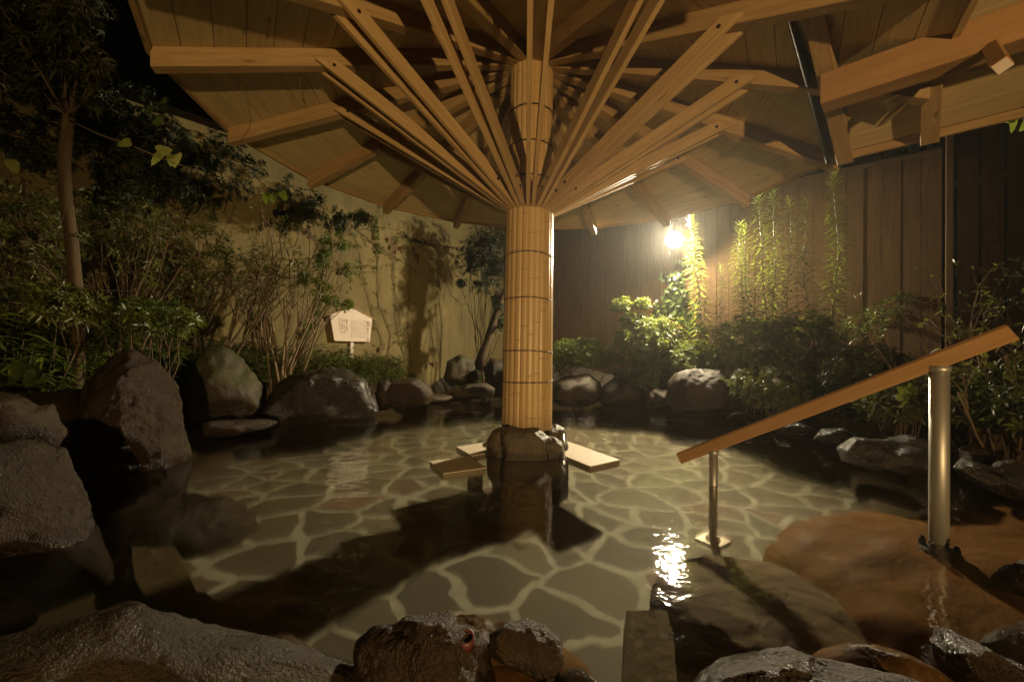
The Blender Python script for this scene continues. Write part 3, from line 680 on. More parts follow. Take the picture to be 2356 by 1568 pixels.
# ------------------------------------------------------------------ fence and plaster wall
DF=Vector((.748,-.664,0)); NF=Vector((-.664,-.748,0)); FO=Vector((2.9,7.35,0))
def fz(s,z): return FO+DF*s+Vector((0,0,z))
def fence(name,label,s0,s1,gap,ztop,pw=.187,post_at=()):
    t=empty(name,fz((s0+s1)/2,.3),label,'fence','board fences behind the garden')
    mb=MB(); s=s0
    while s<s1-.02:
        w=min(pw,s1-s); dp=random.uniform(-.006,.006)
        a=fz(s+gap/2,.15)+NF*dp; b=fz(s+w-gap/2,.15)+NF*dp; th=NF*(-.02)
        lo=[a,b,b+th,a+th]; hi=[q+Vector((0,0,ztop-.15+random.uniform(-.004,.004))) for q in lo]
        o=[random.uniform(-30,30) for _ in range(3)]
        gr=[(o[0]+q.z,o[1]+(q-a).dot(DF),o[2]+(q-a).dot(NF)) for q in lo+hi]
        mb.hexa(lo+hi,gr); s+=w
    mb.build('board_panel',M['fence'],t)
    mb=MB(); mb.bar(fz(s0,ztop+.022)-NF*.01,fz(s1,ztop+.022)-NF*.01,.09,.04,(0,0,1)); mb.build('top_rail',M['fence'],t)
    for zz in (.6,1.9,3.0):
        mb=MB(); mb.bar(fz(s0,zz)-NF*.055,fz(s1,zz)-NF*.055,.06,.09,(0,0,1)); mb.build('back_rail',M['fence'],t)
    for s in post_at:
        mb=MB(); mb.bar(fz(s,.0)+NF*.035,fz(s,ztop-.02)+NF*.035,.10,.06,DF); mb.build('post',M['fence'],t)
FT=3.42
fence('board_fence','close boarded cedar fence behind the lamp and the lilies',-3.62,3.3,.004,FT,.187)
fence('slatted_fence','gapped board fence catching light and twig shadows beyond the big handrail post',3.42,9.5,.028,FT+.25,.20,post_at=(3.36,))
bk=MB(); bk.bar(fz(3.4,1.5)-NF*.16,fz(9.5,1.5)-NF*.16,.02,4.6,(0,0,1)); tag(bk.build('gap_dark_sheet',plain('gap_darkness',(.02,.016,.012),.9),None),'near black sheet standing in for the darkness behind the slatted fence gaps','screen')  # sheet coloured near black in place of the darkness behind the gaps
# plaster wall
WC=fz(-3.62,0); DW=Vector((-.664,-.748,0)); NW=Vector((.748,-.664,0))
wl=empty('plaster_wall',WC+DW*5,'ochre plastered garden wall behind the signboard','wall')
mb=MB(); a=WC-NW*.1; mb.bar(a+Vector((0,0,1.5)),a+DW*14+Vector((0,0,1.5)),.2,4.2,(0,0,1)); mb.build('wall_panel',M['plaster'],wl)
mb=MB(); mb.bar(a+Vector((0,0,3.64)),a+DW*14+Vector((0,0,3.64)),.28,.08,(0,0,1)); mb.build('coping',M['metal_dark'],wl)
def wpt(px,py,off=.012):
    d=ray(px,py); o=WC+NW*off; t=(o-CAM).dot(NW)/d.dot(NW); return CAM+d*t
# timber edging by right shrubs
mb=MB(); a=G(2255,1010,.20); b=G(2470,1040,.2); mb.bar(a,b,.06,.12,(0,0,1)); tag(mb.build('timber_edging',M['fence'],None),'old timber edging board low behind the right hand stones','edging')

# ------------------------------------------------------------------ signboard
sc_=wpt(803,760,.055); sg=empty('signboard',(sc_.x,sc_.y,gz(sc_.x,sc_.y)),'white pentagonal notice board with a little roof and columns of Japanese writing','sign')
SX=-DW; SX=Vector((-DW.x,-DW.y,0)); UP=Vector((0,0,1))
tl=Matrix.Rotation(.03,3,NW)
kS=(sc_.y)/F*1.06
def sp(px,py,o=0.0): # px offsets from the board centre in reference pixels
    v=SX*((px)*kS)+UP*(-(py)*kS); return sc_+tl@v+NW*o
prof=[(-42,-33),(7,-49),(54,-28),(48,25),(-33,22)]
mb=MB(); fr=[sp(x,y,.014) for x,y in prof]; bk_=[sp(x,y,-.014) for x,y in prof]
mb.add(fr+bk_,[tuple(range(4,-1,-1)),tuple(range(5,10))]+[(i,(i+1)%5,5+(i+1)%5,5+i) for i in range(5)]); 
brd=mb.build('board',M['board_white'],sg)
import bmesh
bm=bmesh.new(); bm.from_mesh(brd.data); bmesh.ops.recalc_face_normals(bm,faces=bm.faces); bm.to_mesh(brd.data); bm.free()
mb=MB(); ap=sp(7,-51.5); e0=sp(-57,-29.5); e1=sp(63,-25)
for e in (e0,e1): mb.bar(ap,e,.06,.010,(0,0,1))
mb.build('sign_roof',M['cedar'],sg)
mb=MB(); pt=sp(8.5,10,-.03); mb.bar(Vector((pt.x,pt.y,gz(pt.x,pt.y)-.1)),pt,.05,.03,NW); mb.build('sign_post',M['board_white'],sg)
cols=[(47,-17,5.0,'伝説'),(42.5,-18,7.3,'露天風呂の由来')]
body=['湯元より湧き出づる白き湯は古く','旅人の疲れを癒し里人に親しまれ','山の神の教へによりて岩を割り湯','の流れを得しと伝ふ雪深き冬も絶','ゆることなく四季折々の花を映し','訪ふ人の心を温め今に至るまで守','り継がれたる名湯なり岩と木と竹','とを以て此の湯屋を建てたるもの','なり静かに浸りて山の音を聞き給']
for i,t in enumerate(body): cols.append((37-i*4.1,-21+ (0 if i<2 else -1.5),2.65,t))
cols+=[(-6,-22,5.2,'温泉の効能'),(-11.5,-23.5,2.9,'神経痛　筋肉痛　関節痛'),(-15,-24,2.9,'五十肩　運動麻痺　打身'),(-18.5,-24.5,2.9,'冷え性　疲労回復　健康'),(-22,-25,2.9,'慢性消化器病　痔疾')]
txt=MB()
def textmesh(s_):
    cu=bpy.data.curves.new('t','FONT'); cu.body=s_; cu.size=1; cu.resolution_u=1
    o=bpy.data.objects.new('t',cu); col.objects.link(o)
    dg=bpy.context.evaluated_depsgraph_get(); me=bpy.data.meshes.new_from_object(o.evaluated_get(dg))
    v=[p.co.copy() for p in me.vertices]; f=[tuple(p.vertices) for p in me.polygons]
    bpy.data.objects.remove(o); bpy.data.curves.remove(cu); bpy.data.meshes.remove(me); return v,f
cache={}
for x,y,h,s_ in cols:
    for i,ch in enumerate(s_):
        if ch=='　': continue
        if ch not in cache: cache[ch]=textmesh(ch)
        v,f=cache[ch]
        if v: txt.add([sp(x+(q.x-.5)*h*.92,y+i*h*1.0-(q.y-.38)*h*.92,.0165) for q in v],f)
if txt.v: txt.build('lettering',M['ink'],brd)

# ------------------------------------------------------------------ flood lamp on the fence
lm=empty('flood_lamp',P(1551,550,7.0),'blazing white floodlight on a bracket at the board fence','lamp')
LB=lm.location.copy(); aim=Vector((-.42,-.82,-.42)).normalized()
mb=MB(); mb.lathe([(.001,-.20),(.05,-.20),(.07,-.17),(.13,-.03),(.145,0),(.145,.055),(.138,.055),(.115,-.025)],LB,24,aim); hs=mb.build('housing',M['metal_dark'],lm,True)
mb=MB(); mb.lathe([(.105,-.02),(.103,.03),(.09,.06),(.06,.085),(.001,.098)],LB,24,aim); mb.build('lens',glow('lamp_glass',(1.0,.83,.55),1.0),lm,True)
mb=MB(); q=LB-aim*.15; mb.tube([q,q+Vector((0.02,.03,-.12)),q+Vector((.16,.2,-.14)),q+Vector((.34,.42,-.14))],.012,8); mb.build('bracket',M['metal_dark'],lm,True)
# garden spot behind the camera: the place's other lamp, lighting pillar and struts from low in front
LC=Vector((1.5,-4.0,.85)); zg=gz(LC.x,LC.y); AD=(Vector((.3,3.6,1.95))-LC).normalized()
lp=empty('garden_spot',(LC.x,LC.y,zg-.05),'garden spotlight on a short wooden post behind the near rocks','lamp')
mb=MB(); mb.bar((LC.x,LC.y,zg-.05),LC-Vector((0,0,.10)),.08,.08,(1,0,0)); mb.build('post',M['cedar'],lp)
mb=MB(); mb.lathe([(.001,-.22),(.05,-.21),(.075,-.15),(.09,-.03),(.095,-.03),(.095,-.04),(.07,-.05),(.001,-.05)],LC,20,AD); mb.build('housing',M['metal_dark'],lp,True)
mb=MB(); mb.lathe([(.001,-.048),(.068,-.048),(.068,-.046),(.001,-.044)],LC,20,AD); mb.build('lens',glow('spot_lens',(1.0,.67,.32),20.0),lp,True)
sl=bpy.data.lights.new('spot_bulb','SPOT'); sl.energy=1020; sl.color=(1.0,.655,.285); sl.spot_size=R(74); sl.spot_blend=.8; sl.shadow_soft_size=.06
so=bpy.data.objects.new('spot_bulb',sl); col.objects.link(so); so.location=LC; so.rotation_euler=AD.to_track_quat('-Z','Y').to_euler()

# ------------------------------------------------------------------ entrance roof
er=empty('entrance_roof',(3.6,2.4,2.2),'second cedar lean-to roof with a heavy beam and dark metal verge trim','roof')
ZE=2.53
E0=G(1930,345,ZE); E1=G(2356,237,ZE); ev=(E1-E0); ev.z=0; ev.normalize()
vv=Vector((ev.y,-ev.x,0));
if vv.dot(Vector((-.7,-.7,0)))<0: vv=-vv
def rfit():
    # slope so that the verge passes through pixel (1745,0)
    best=None
    for k in range(40):
        sl=.15+k*.015
        for w in np.arange(.5,4,.02):
            p=E0+vv*w+Vector((0,0,sl*w)); c=M3.transposed()@(p-CAM); x=W0/2+F*c.x/-c.z; y=H0/2-F*c.y/-c.z
            e=abs(x-1745)+abs(y)
            if c.z<0 and (best is None or e<best[0]): best=(e,sl,w)
    return best
be=rfit(); SLE=min(max(be[1],.25),.6); print('roof fit',be,E0,E1,ev,vv)
def ep(s,w,dz=0): return E0+ev*s+vv*w+Vector((0,0,SLE*w+dz))
mb=MB(); w=-.04
while w<3.2:
    bw=.185; a=[ep(-.0,w),ep(5.5,w),ep(5.5,w+bw-.004),ep(-.0,w+bw-.004)]
    o=[random.uniform(-20,20) for _ in range(3)]
    gr=[(o[0]+x*5.5,o[1]+y*bw,o[2]) for x,y in ((0,0),(1,0),(1,1),(0,1))]*2
    mb.hexa(a[::-1]+[q+Vector((0,0,.018)) for q in a[::-1]],gr); w+=bw
mb.build('roof_boards',M['ceil'],er)
mb=MB(); a=[ep(-.06,-.1,.022),ep(5.5,-.1,.022),ep(5.5,3.2,.022),ep(-.06,3.2,.022)][::-1]; mb.hexa(a+[q+Vector((0,0,.05)) for q in a]); mb.build('roof_covering',M['metal_dark'],er)
mb=MB(); mb.bar(ep(-.075,-.06,-.02),ep(-.075,3.2,-.02),.035,.07,(0,0,1),bev=.008); mb.build('verge_trim',M['metal_dark'],er,True)
mb=MB(); mb.bar(ep(0,-.055,-.03),ep(5.5,-.055,-.03),.025,.06,(0,0,1)); mb.build('eave_board',M['cedar'],er)
def efind(px): 
    for s in np.arange(0,5,.01):
        c=M3.transposed()@(ep(s,0)-CAM)
        if W0/2+F*c.x/-c.z>px: return float(s)
    return 2.0
s2=efind(2130); sps=(s2-.02)
for i in range(7):
    s=.04+i*sps*(1.0 if i<2 else 1.13)
    if s>5.4: break
    mb=MB(); mb.bar(ep(s,-.02,-.062),ep(s,3.2,-.062),.10,.115,(0,0,1),bev=.004); mb.build('rafter',M['cedar'],er)
def wfind(px,py):
    b=None
    for w in np.arange(.05,3,.01):
        c=M3.transposed()@(ep(-.02,w,-.30)-CAM); y=H0/2-F*c.y/-c.z
        if b is None or abs(y-py)<b[0]: b=(abs(y-py),float(w))
    return b[1]
wb=wfind(1862,250); print('beam w',wb)
bz=-.12-.10
mb=MB(); 
q0=ep(.02,wb,bz); q1=ep(5.5,wb,bz); mb.bar(q0,q1,.15,.19,(0,0,1),bev=.006); mb.build('beam',M['rail'],er)
zs_=ep(0,wb,bz).z-.095; q=G(2283,112,zs_); q2=P(2306,151,q.y-.14)
fx=empty('spot_fixture',q,'small tilted spot fixture with a pale face hanging under the heavy beam','fixture')
dq=(q2-q).normalized(); mb=MB(); mb.bar(q,q2,.06,.06,(0,1,.2),bev=.004); mb.build('fixture_body',M['rail'],fx)
mb=MB(); mb.bar(q2+dq*.001,q2+dq*.005,.054,.054,(0,1,.2)); mb.build('fixture_face',M['board_white'],fx)
pb=ep(3.4,wb,bz-.1); mb=MB(); mb.bar(Vector((pb.x,pb.y,gz(pb.x,pb.y)-.2)),pb,.14,.14,ev); mb.build('post',M['cedar'],er)

# ------------------------------------------------------------------ plants
def leaves_obj(name, mat, parent, B, D, Nn, L, Wd, droop=.15, fold=.25, broad=.45):
    """many leaves in one mesh: bases B, directions D, normals Nn, lengths L, widths Wd"""
    B=np.asarray(B,float); D=np.asarray(D,float); Nn=np.asarray(Nn,float); k=len(B)
    if k==0: return None
    L=np.broadcast_to(np.asarray(L,float),(k,))[:,None]; Wd=np.broadcast_to(np.asarray(Wd,float),(k,))[:,None]; dr=np.broadcast_to(np.asarray(droop,float),(k,))[:,None]
    D=D/np.linalg.norm(D,axis=1)[:,None]; S=np.cross(D,Nn); S/=np.maximum(np.linalg.norm(S,axis=1),1e-6)[:,None]; U=np.cross(S,D)
    mid=B+D*L*broad-np.array([0,0,1])*dr*L*.18; tip=B+D*L-np.array([0,0,1])*dr*L*.9
    v=np.stack([B,mid+S*Wd/2+U*Wd*fold,mid,mid-S*Wd/2+U*Wd*fold,tip],1).reshape(-1,3)
    b=(np.arange(k)*5)[:,None]
    f=np.concatenate([b+np.array([[0,2,1]]),b+np.array([[0,3,2]]),b+np.array([[1,2,4]]),b+np.array([[2,3,4]])],1).reshape(-1,3)
    me=bpy.data.meshes.new(name); me.vertices.add(len(v)); me.vertices.foreach_set('co',v.astype('f').ravel())
    me.loops.add(f.size); me.loops.foreach_set('vertex_index',f.astype('i').ravel())
    me.polygons.add(len(f)); me.polygons.foreach_set('loop_start',np.arange(0,f.size,3,dtype='i')); me.polygons.foreach_set('loop_total',np.full(len(f),3,'i'))
    me.update(calc_edges=True); return finish(name,me,mat,parent)
def unit(a): a=np.asarray(a,float); return a/np.maximum(np.linalg.norm(a,axis=-1,keepdims=True),1e-9)
def whorls(C, A, k, L, Wd, spread=1.1, mat=None, parent=None, name='foliage', droop=.15, jit=.25, fold=.2):
    """k leaves round each axis A at C"""
    C=np.asarray(C,float); A=unit(A); n=len(C)
    ref=np.where(np.abs(A[:,2:3])<.9,np.array([[0,0,1.]]),np.array([[1.,0,0]])); X=unit(np.cross(A,ref)); Yv=np.cross(A,X)
    th=(np.arange(k)[None,:]*2.399+rng.uniform(0,6.28,(n,1)))[...,None]
    sp_=spread*(1+jit*rng.normal(size=(n,k,1)))
    Dd=A[:,None,:]*np.cos(sp_)+(X[:,None,:]*np.cos(th)+Yv[:,None,:]*np.sin(th))*np.sin(sp_)
    Dd=Dd.reshape(-1,3); Nn=np.repeat(A,k,0)+rng.normal(size=(n*k,3))*.15
    Bb=np.repeat(C,k,0)+Dd*.002
    LL=L*rng.uniform(.7,1.2,n*k)
    return leaves_obj(name,mat,parent,Bb,Dd,Nn,LL,Wd*LL/L,droop,fold)
def wander(p,q,n=6,j=.05,sag=0.0):
    p=Vector(p); q=Vector(q); L=(q-p).length; out=[]
    o=Vector([random.uniform(-50,50) for _ in range(3)])
    for i in range(n+1):
        t=i/n; w=math.sin(math.pi*t); v=noise.noise_vector(o+Vector((t*2.5,0,0)))
        out.append(p.lerp(q,t)+v*(j*L*w)+Vector((0,0,-sag*L*w)))
    return out
def bush(name,label,px,py,Y,rx,rz,n,k,L,Wd,mat,cat='shrub',group=None,ry=None,stem_mat='twig',nst=14,gap=.35,shell=.45,upb=.5,droop=.15,extra=None,spread=1.05,seed=0):
    """leafy shrub: centre pixel, depth, half sizes in pixels"""
    c=P(px,py,Y); sx=rx*Y/F; sz=rz*Y/F; sy=(ry if ry else (sx+sz)*.5)
    g=gz(c.x,c.y); t=empty(name,(c.x,c.y,min(g,c.z-sz*.9)),label,cat,group)
    C=[];A=[]; o=Vector((seed*7.3+px*.01,py*.01,Y))
    while len(C)<n:
        d=unit(rng.normal(size=3)); 
        if d[2]<-.75: continue
        r=rng.uniform(shell,1.0)**.6*(1+.28*noise.noise(Vector(d)*2.1+o))
        p=np.array([d[0]*sx*r,d[1]*sy*r,d[2]*sz*r])
        if noise.noise(Vector(p)*(2.4/max(sx,sz))*1.5+o*1.7)<-.28*(1-gap)+gap*.0-.12+gap*.25 and random.random()<.85: continue
        w=np.array(c)+p
        C.append(w); A.append(d*np.array([1,1,.8])+np.array([0,0,upb])+rng.normal(size=3)*.25)
    if extra:
        for (ex,ey,er,m) in extra:
            q=P(ex,ey,Y)
            for _ in range(m):
                d=unit(rng.normal(size=3)); r=er*Y/F*rng.uniform(.2,1)**.5
                C.append(np.array(q)+d*r*np.array([1,1,.7])); A.append(d*.6+np.array([0,0,.8]))
    whorls(C,A,k,L,Wd,spread,mat,t,'foliage',droop)
    mb=MB(); base=Vector((c.x,c.y,min(g,c.z-sz*.9)))
    for i in range(nst):
        q=Vector(C[random.randrange(len(C))]); b0=base+Vector((random.uniform(-.2,.2)*sx,random.uniform(-.2,.2)*sy,0))
        pts=wander(b0,q,6,.12); mb.tube(pts,[.011-.0085*i_/6 for i_ in range(7)],5)
        for j in range(3):
            m_=pts[random.randrange(2,6)]; q2=Vector(C[random.randrange(len(C))])
            if (q2-m_).length<max(sx,sz): mb.tube(wander(m_,q2,4,.12),[.005,.004,.0035,.003,.002],4)
    mb.build('stem',M[stem_mat],t,True)
    return t

AZ='azalea bushes along the fence'
bush('azalea_bush','low azalea mound between the bamboo pillar and the bright azalea',1335,815,7.2,75,38,900,7,.062,.022,M['azalea'],group=AZ,seed=1,ry=.4,extra=[(1400,835,30,60),(1290,850,25,40),(1425,860,22,40)])
bush('azalea_bush','tallest azalea reaching up leftwards, leaves blazing in the lamp light',1500,790,7.0,85,65,1100,8,.07,.024,M['azalea'],group=AZ,seed=2,ry=.45,extra=[(1432,700,24,60),(1478,700,20,55),(1450,735,26,70),(1470,765,30,80),(1415,712,10,18)],nst=22)
bush('azalea_bush','azalea spreading over the squarish boulder below the tall lilies',1590,840,6.7,80,55,850,7,.066,.023,M['azalea'],group=AZ,seed=3,ry=.4,gap=.5)
bush('azalea_bush','shaded azalea hanging over the far rocks under the blazing one',1480,865,6.75,60,38,600,7,.06,.02,M['azalea_dk'],group=AZ,seed=4,ry=.3)
bush('azalea_bush','loose azalea at the foot of the lily row, half lit',1720,800,6.0,85,75,850,6,.072,.024,M['azalea'],group=AZ,seed=5,ry=.4,gap=.7,nst=20)
bush('azalea_bush','dim azalea with open twigs right of the lily row',1850,800,5.4,90,80,800,6,.072,.024,M['azalea_dk'],group=AZ,seed=6,ry=.4,gap=.7,nst=22,extra=[(2030,720,40,40),(2080,690,25,22),(1980,745,40,40)])
bush('azalea_bush','dark sprawling azalea above the water behind the handrail',1790,890,5.2,110,50,900,7,.06,.02,M['azalea_dk'],group=AZ,seed=7,ry=.4,gap=.5)
bush('azalea_bush','dark azalea by the fence behind the middle of the handrail',1990,860,4.6,90,70,800,6,.066,.022,M['azalea_dk'],group=AZ,seed=8,ry=.4,gap=.6,nst=18)
LS='shrubs at the right hand bank'
bush('leafy_shrub','dim lance leaved shrub left of the big handrail post',2070,920,3.8,75,55,420,6,.075,.022,M['rhodo'],group=LS,seed=9,ry=.3,gap=.5)
bush('leafy_shrub','dim lance leaved shrub right of the big handrail post',2250,920,3.4,90,65,480,6,.085,.024,M['rhodo'],group=LS,seed=10,ry=.35,gap=.55)
bush('leafy_shrub','ragged low shrub at the right frame edge above the grey boulder',2360,930,3.0,70,90,320,6,.085,.024,M['azalea_dk'],group=LS,seed=11,ry=.35,gap=.6)
# lilies
def lily(label,x0,y0,x1,y1,Y,L,dens=1.0,mat='lily'):
    b=P(x0,y0,Y); b.z=gz(b.x,b.y); tp_=P(x1,y1,Y-.05)
    t=empty('lily_stem',b,label,'lily','tall lilies in front of the board fence')
    n=10; pts=wander(b,tp_,n,.045); mb=MB(); mb.tube(pts,[.010-.007*i/n for i in range(n+1)],6); mb.build('stalk',M['lilystem'],t,True)
    H=(tp_-b).length; m=int(H/.0105*dens); Bs=[];Ds=[];Ns=[];Ls=[];Dr=[]
    for i in range(m):
        u=.26+.74*i/m; kx=u*n; j=min(int(kx),n-1); p=pts[j].lerp(pts[j+1],kx-j); a=i*2.399+random.uniform(-.3,.3)
        up=.30+.9*max(0,(u-.9)/.1)+random.uniform(-.15,.15)
        Bs.append(p); Ds.append((math.cos(a),math.sin(a),up)); Ns.append((0,0,1)); 
        ll=L*(1.05-.55*max(0,(u-.55)/.45)**1.5)*random.uniform(.8,1.15)*(.6+.4*min(1,u/.3)); Ls.append(ll); Dr.append(.42 if u<.93 else .15)
    Ls=np.array(Ls); leaves_obj('leaf_whorls',M[mat],t,Bs,Ds,Ns,Ls*1.2,Ls*.19,np.array(Dr),.15,.5)
lily('brightest lily right beside the lamp, tip curling outward',1625,825,1590,495,6.5,.19)
lily('short slim lily between the brightest lily and the leafy pair',1660,815,1657,610,6.2,.15,.9)
lily('leafy lily with bright crown, first of the leaning pair',1700,790,1704,512,5.9,.19,1.2)
lily('lily leaning left across the leafy one with a bright crown',1740,790,1712,520,5.8,.18)
lily('tall lily reaching the roof rim behind the leafy pair',1765,780,1748,440,5.7,.19,1.1)
lily('tall slim lily with a shining stalk next to the roof rim lily',1800,780,1780,430,5.6,.18)
lily('thin dim lily half way along the row',1835,770,1815,455,5.4,.16,.8)
lily('bent dim lily with sparse leaves',1880,770,1852,460,5.25,.16,.8)
lily('farthest right lily, shadowy with a grey stalk',1925,770,1921,395,5.1,.18)
# ivy on the fence
def fpx(px,py,off=.02):
    d=ray(px,py); o=FO+NF*off; t=(o-CAM).dot(NF)/d.dot(NF); return CAM+d*t
iv=empty('ivy',fpx(1545,800,.02),'ivy climbing the board fence under the lamp','climber')
Bs=[];Ns=[];Ds=[]
for _ in range(1300):
    u=random.random(); py=595+165*u**.8; wd=14+26*u; px=1556-6*u+random.gauss(0,wd*.6)
    if noise.noise(Vector((px*.03,py*.03,3)))<-.15: continue
    p=fpx(px,py,random.uniform(.02,.16)); Bs.append(p); n_=NF*1.0+Vector([random.gauss(0,.35) for _ in range(3)]); Ns.append(n_); Ds.append((random.gauss(0,.5),random.gauss(0,.3),-.8+random.gauss(0,.3)))
Ls=rng.uniform(.06,.11,len(Bs)); leaves_obj('foliage',M['ivy'],iv,Bs,Ds,Ns,Ls,Ls*.8,.1,.15,.35)
mb=MB()
for i in range(9): mb.tube([fpx(x.x,x.y,.03) for x in wander(Vector((1545+random.uniform(-25,30),800,0)),Vector((1550+random.uniform(-20,20),600,0)),8,.08)],.005,5)
mb.build('stem',M['twig'],iv,True)
th=bush('dead_twig_shrub','thicket of brown dry twigs under the ivy on the fence',1545,770,6.95,28,35,60,3,.05,.02,M['dry'],'shrub',None,.2,'twig',26,.5)

def wdist(p): return (Vector(p)-WC).dot(NW)
# ---- left bank
def sasa(name,label,px0,px1,py0,py1,Y0,Y1,n,hgt,L,mat,group,cat='ground plant',k=6,straw=0.0):
    """clump of upright stems carrying blade leaves, filling a strip of bank"""
    c=P((px0+px1)/2,(py0+py1)/2,(Y0+Y1)/2); t=empty(name,(c.x,c.y,gz(c.x,c.y)),label,cat,group)
    Bs=[];Ds=[];Ns=[];Ls=[]; mb=MB()
    for i in range(int(n*1.7)):
        Y=random.uniform(Y0,Y1); px=random.uniform(px0,px1); q=P(px,(py0+py1)/2,Y); z=gz(q.x,q.y)
        for _ in range(12):
            if z>.08: break
            Y+=.08; q=P(px,(py0+py1)/2,Y); z=gz(q.x,q.y)
        if z<.05 or wdist(q)<.03: continue
        top=P(px,random.uniform(py0,py1),Y).z; top=max(top,z+.08); h=min(top-z,hgt*2.2)
        b=Vector((q.x,q.y,z)); tp_=b+Vector((random.gauss(0,.12)*h,random.gauss(0,.12)*h,h))
        pts=wander(b,tp_,4,.06); mb.tube(pts,[.004,.0035,.003,.0025,.0015],4)
        m=k+int(h/.05)
        for j in range(m):
            u=random.uniform(.25,1)**.7; kx=u*4; jj=min(int(kx),3); p=pts[jj].lerp(pts[jj+1],kx-jj); a=random.uniform(0,6.28)
            Bs.append(p); Ds.append((math.cos(a),math.sin(a),random.uniform(-.1,.7))); Ns.append((random.gauss(0,.3),random.gauss(0,.3),1)); Ls.append(L*random.uniform(.6,1.25))
    Ls=np.array(Ls)*1.15; leaves_obj('foliage',mat,t,Bs,Ds,Ns,Ls,Ls*.2,.45,.2,.4); mb.build('stem',M['twig'],t,True); return t
SG_='bamboo grass clumps on the left bank'
sasa('bamboo_grass','thick bamboo grass with dry stalks above the flat brown stone',-60,240,700,850,2.9,3.5,150,.35,.15,M['sasa'],SG_)
sasa('bamboo_grass','bamboo grass spilling behind the tall wet boulder',230,440,740,850,3.8,4.5,190,.3,.12,M['sasa'],SG_)
sasa('bamboo_grass','bamboo grass between the mossy boulder and the twiggy shrub',430,640,775,850,4.6,5.4,190,.28,.11,M['sasa'],SG_)
sasa('bamboo_grass','bamboo grass at the foot of the signboard above the black rock',620,880,785,850,5.2,6.6,330,.24,.10,M['sasa'],SG_)
sasa('bamboo_grass','thin bamboo grass shoots against the lit wall right of the signboard',845,930,800,880,6.2,6.9,80,.25,.09,M['sasa'],SG_)
sasa('bamboo_grass','low bamboo grass on the ledge under the dark maple',1040,1165,850,885,7.0,7.6,90,.2,.09,M['sasa'],SG_)
sasa('bamboo_grass','bamboo grass along the right shore beneath the azaleas',1690,1960,900,975,4.5,5.0,200,.24,.09,M['sasa'],'bamboo grass on the right bank')
sasa('bamboo_grass','bamboo grass along the right shore by the big handrail post',1960,2380,930,1020,3.3,3.8,190,.24,.09,M['sasa'],'bamboo grass on the right bank')
def tuft(label,px,py,Y,n,L,mat,group='grass tufts',wid=.008,lean=1.0):
    c=P(px,py,Y)
    for _ in range(12):
        if gz(c.x,c.y)>.08: break
        Y+=.08; c=P(px,py,Y)
    c.z=gz(c.x,c.y); t=empty('grass_tuft',c,label,'grass tuft',group)
    vs=[];fs=[]
    for i in range(n):
        a=random.uniform(0,6.28); l=L*random.uniform(.6,1.2); d=Vector((math.cos(a),math.sin(a),0)); b=c+d*random.uniform(0,.07); sd=Vector((-d.y,d.x,0))
        ln=lean*random.uniform(.3,1.1); pts=[]
        for q in range(6):
            u=q/5; pts.append(b+d*(l*ln*.55*u**1.5)+Vector((0,0,l*(u*.95-ln*.55*u**2.4))))
        k=len(vs)
        for q,p in enumerate(pts):
            w=wid*(1-(q/5)**2)*.5+.0004; vs+= [tuple(p+sd*w),tuple(p-sd*w)]
        fs+=[(k+2*q,k+2*q+1,k+2*q+3,k+2*q+2) for q in range(5)]
    me=bpy.data.meshes.new('blades'); me.from_pydata(vs,[],fs); finish('blades',me,mat,t); return t
tuft('long arching grass clump against the lit wall beside the maple',1075,845,7.0,150,.95,M['grass'],lean=1.2)
tuft('second arching grass clump closer to the bamboo pillar',1120,850,7.1,110,.8,M['grass'])
tuft('low bright tuft left of the arching clump by the thin vines',945,872,6.4,170,.32,M['grass'])
tuft('round low tuft between the arching clump and the far ledge stone',985,868,6.6,170,.36,M['grass'])
tuft('dry hanging straw tuft under the arching clump',1100,860,6.9,50,.45,M['straw'])
tuft('yellowish tuft growing beside the mossy boulder',445,850,4.45,140,.38,M['grass'])
tuft('dry straw tuft between bamboo grass and the flat brown stone',190,880,2.75,40,.28,M['straw'])
tuft('dry straw tuft at the foot of the right shore azaleas',1740,930,5.0,70,.3,M['straw'])
tuft('ragged tuft on the right shore by the timber edging',2200,1000,3.3,90,.35,M['straw'])
# rhododendron-like shrubs on the left
RH='lance leaved shrubs on the left bank'
bush('leafy_shrub','lance leaved shrub at the left frame edge beneath the conifer',30,560,3.6,110,130,250,7,.085,.019,M['rhodo'],group=RH,seed=21,ry=.4,gap=.7,nst=18,droop=.3)
bush('leafy_shrub','lance leaved shrub between the slender trunk and the plaster wall',270,540,4.3,110,120,280,7,.085,.018,M['rhodo'],group=RH,seed=22,ry=.35,gap=.8,nst=20,droop=.3)
bush('leafy_shrub','open lance leaved shrub casting leaf shadows on the plaster wall',430,590,4.9,105,120,230,7,.085,.018,M['rhodo'],group=RH,seed=23,ry=.3,gap=.85,nst=22,droop=.3)
bush('leafy_shrub','low dense leafy shrub right behind the tall wet boulder',330,735,3.7,120,45,300,7,.075,.020,M['azalea_dk'],group=RH,seed=24,ry=.35,gap=.5,droop=.3)
bush('leafy_shrub','low leafy shrub around the foot of the slender trunk',90,705,3.2,130,55,280,7,.08,.020,M['rhodo'],group=RH,seed=25,ry=.35,gap=.5,droop=.3)
def branching(mb,p,d,L,r,depth,tips,up=.15,spread=.55):
    q=p+d*L; pts=wander(p,q,4,.07); mb.tube(pts,[r*(1-.35*i/4) for i in range(5)],6 if r>.006 else 4)
    if depth==0: tips.append((q,d)); return
    for i in range(random.choice((2,2,3))):
        k=random.choice((2,3,4)); v=Vector([random.gauss(0,spread) for _ in range(3)]); nd=(d+v+Vector((0,0,up))).normalized()
        branching(mb,pts[k],nd,L*random.uniform(.55,.85),r*.6,depth-1,tips,up,spread)
    tips.append((q,d))
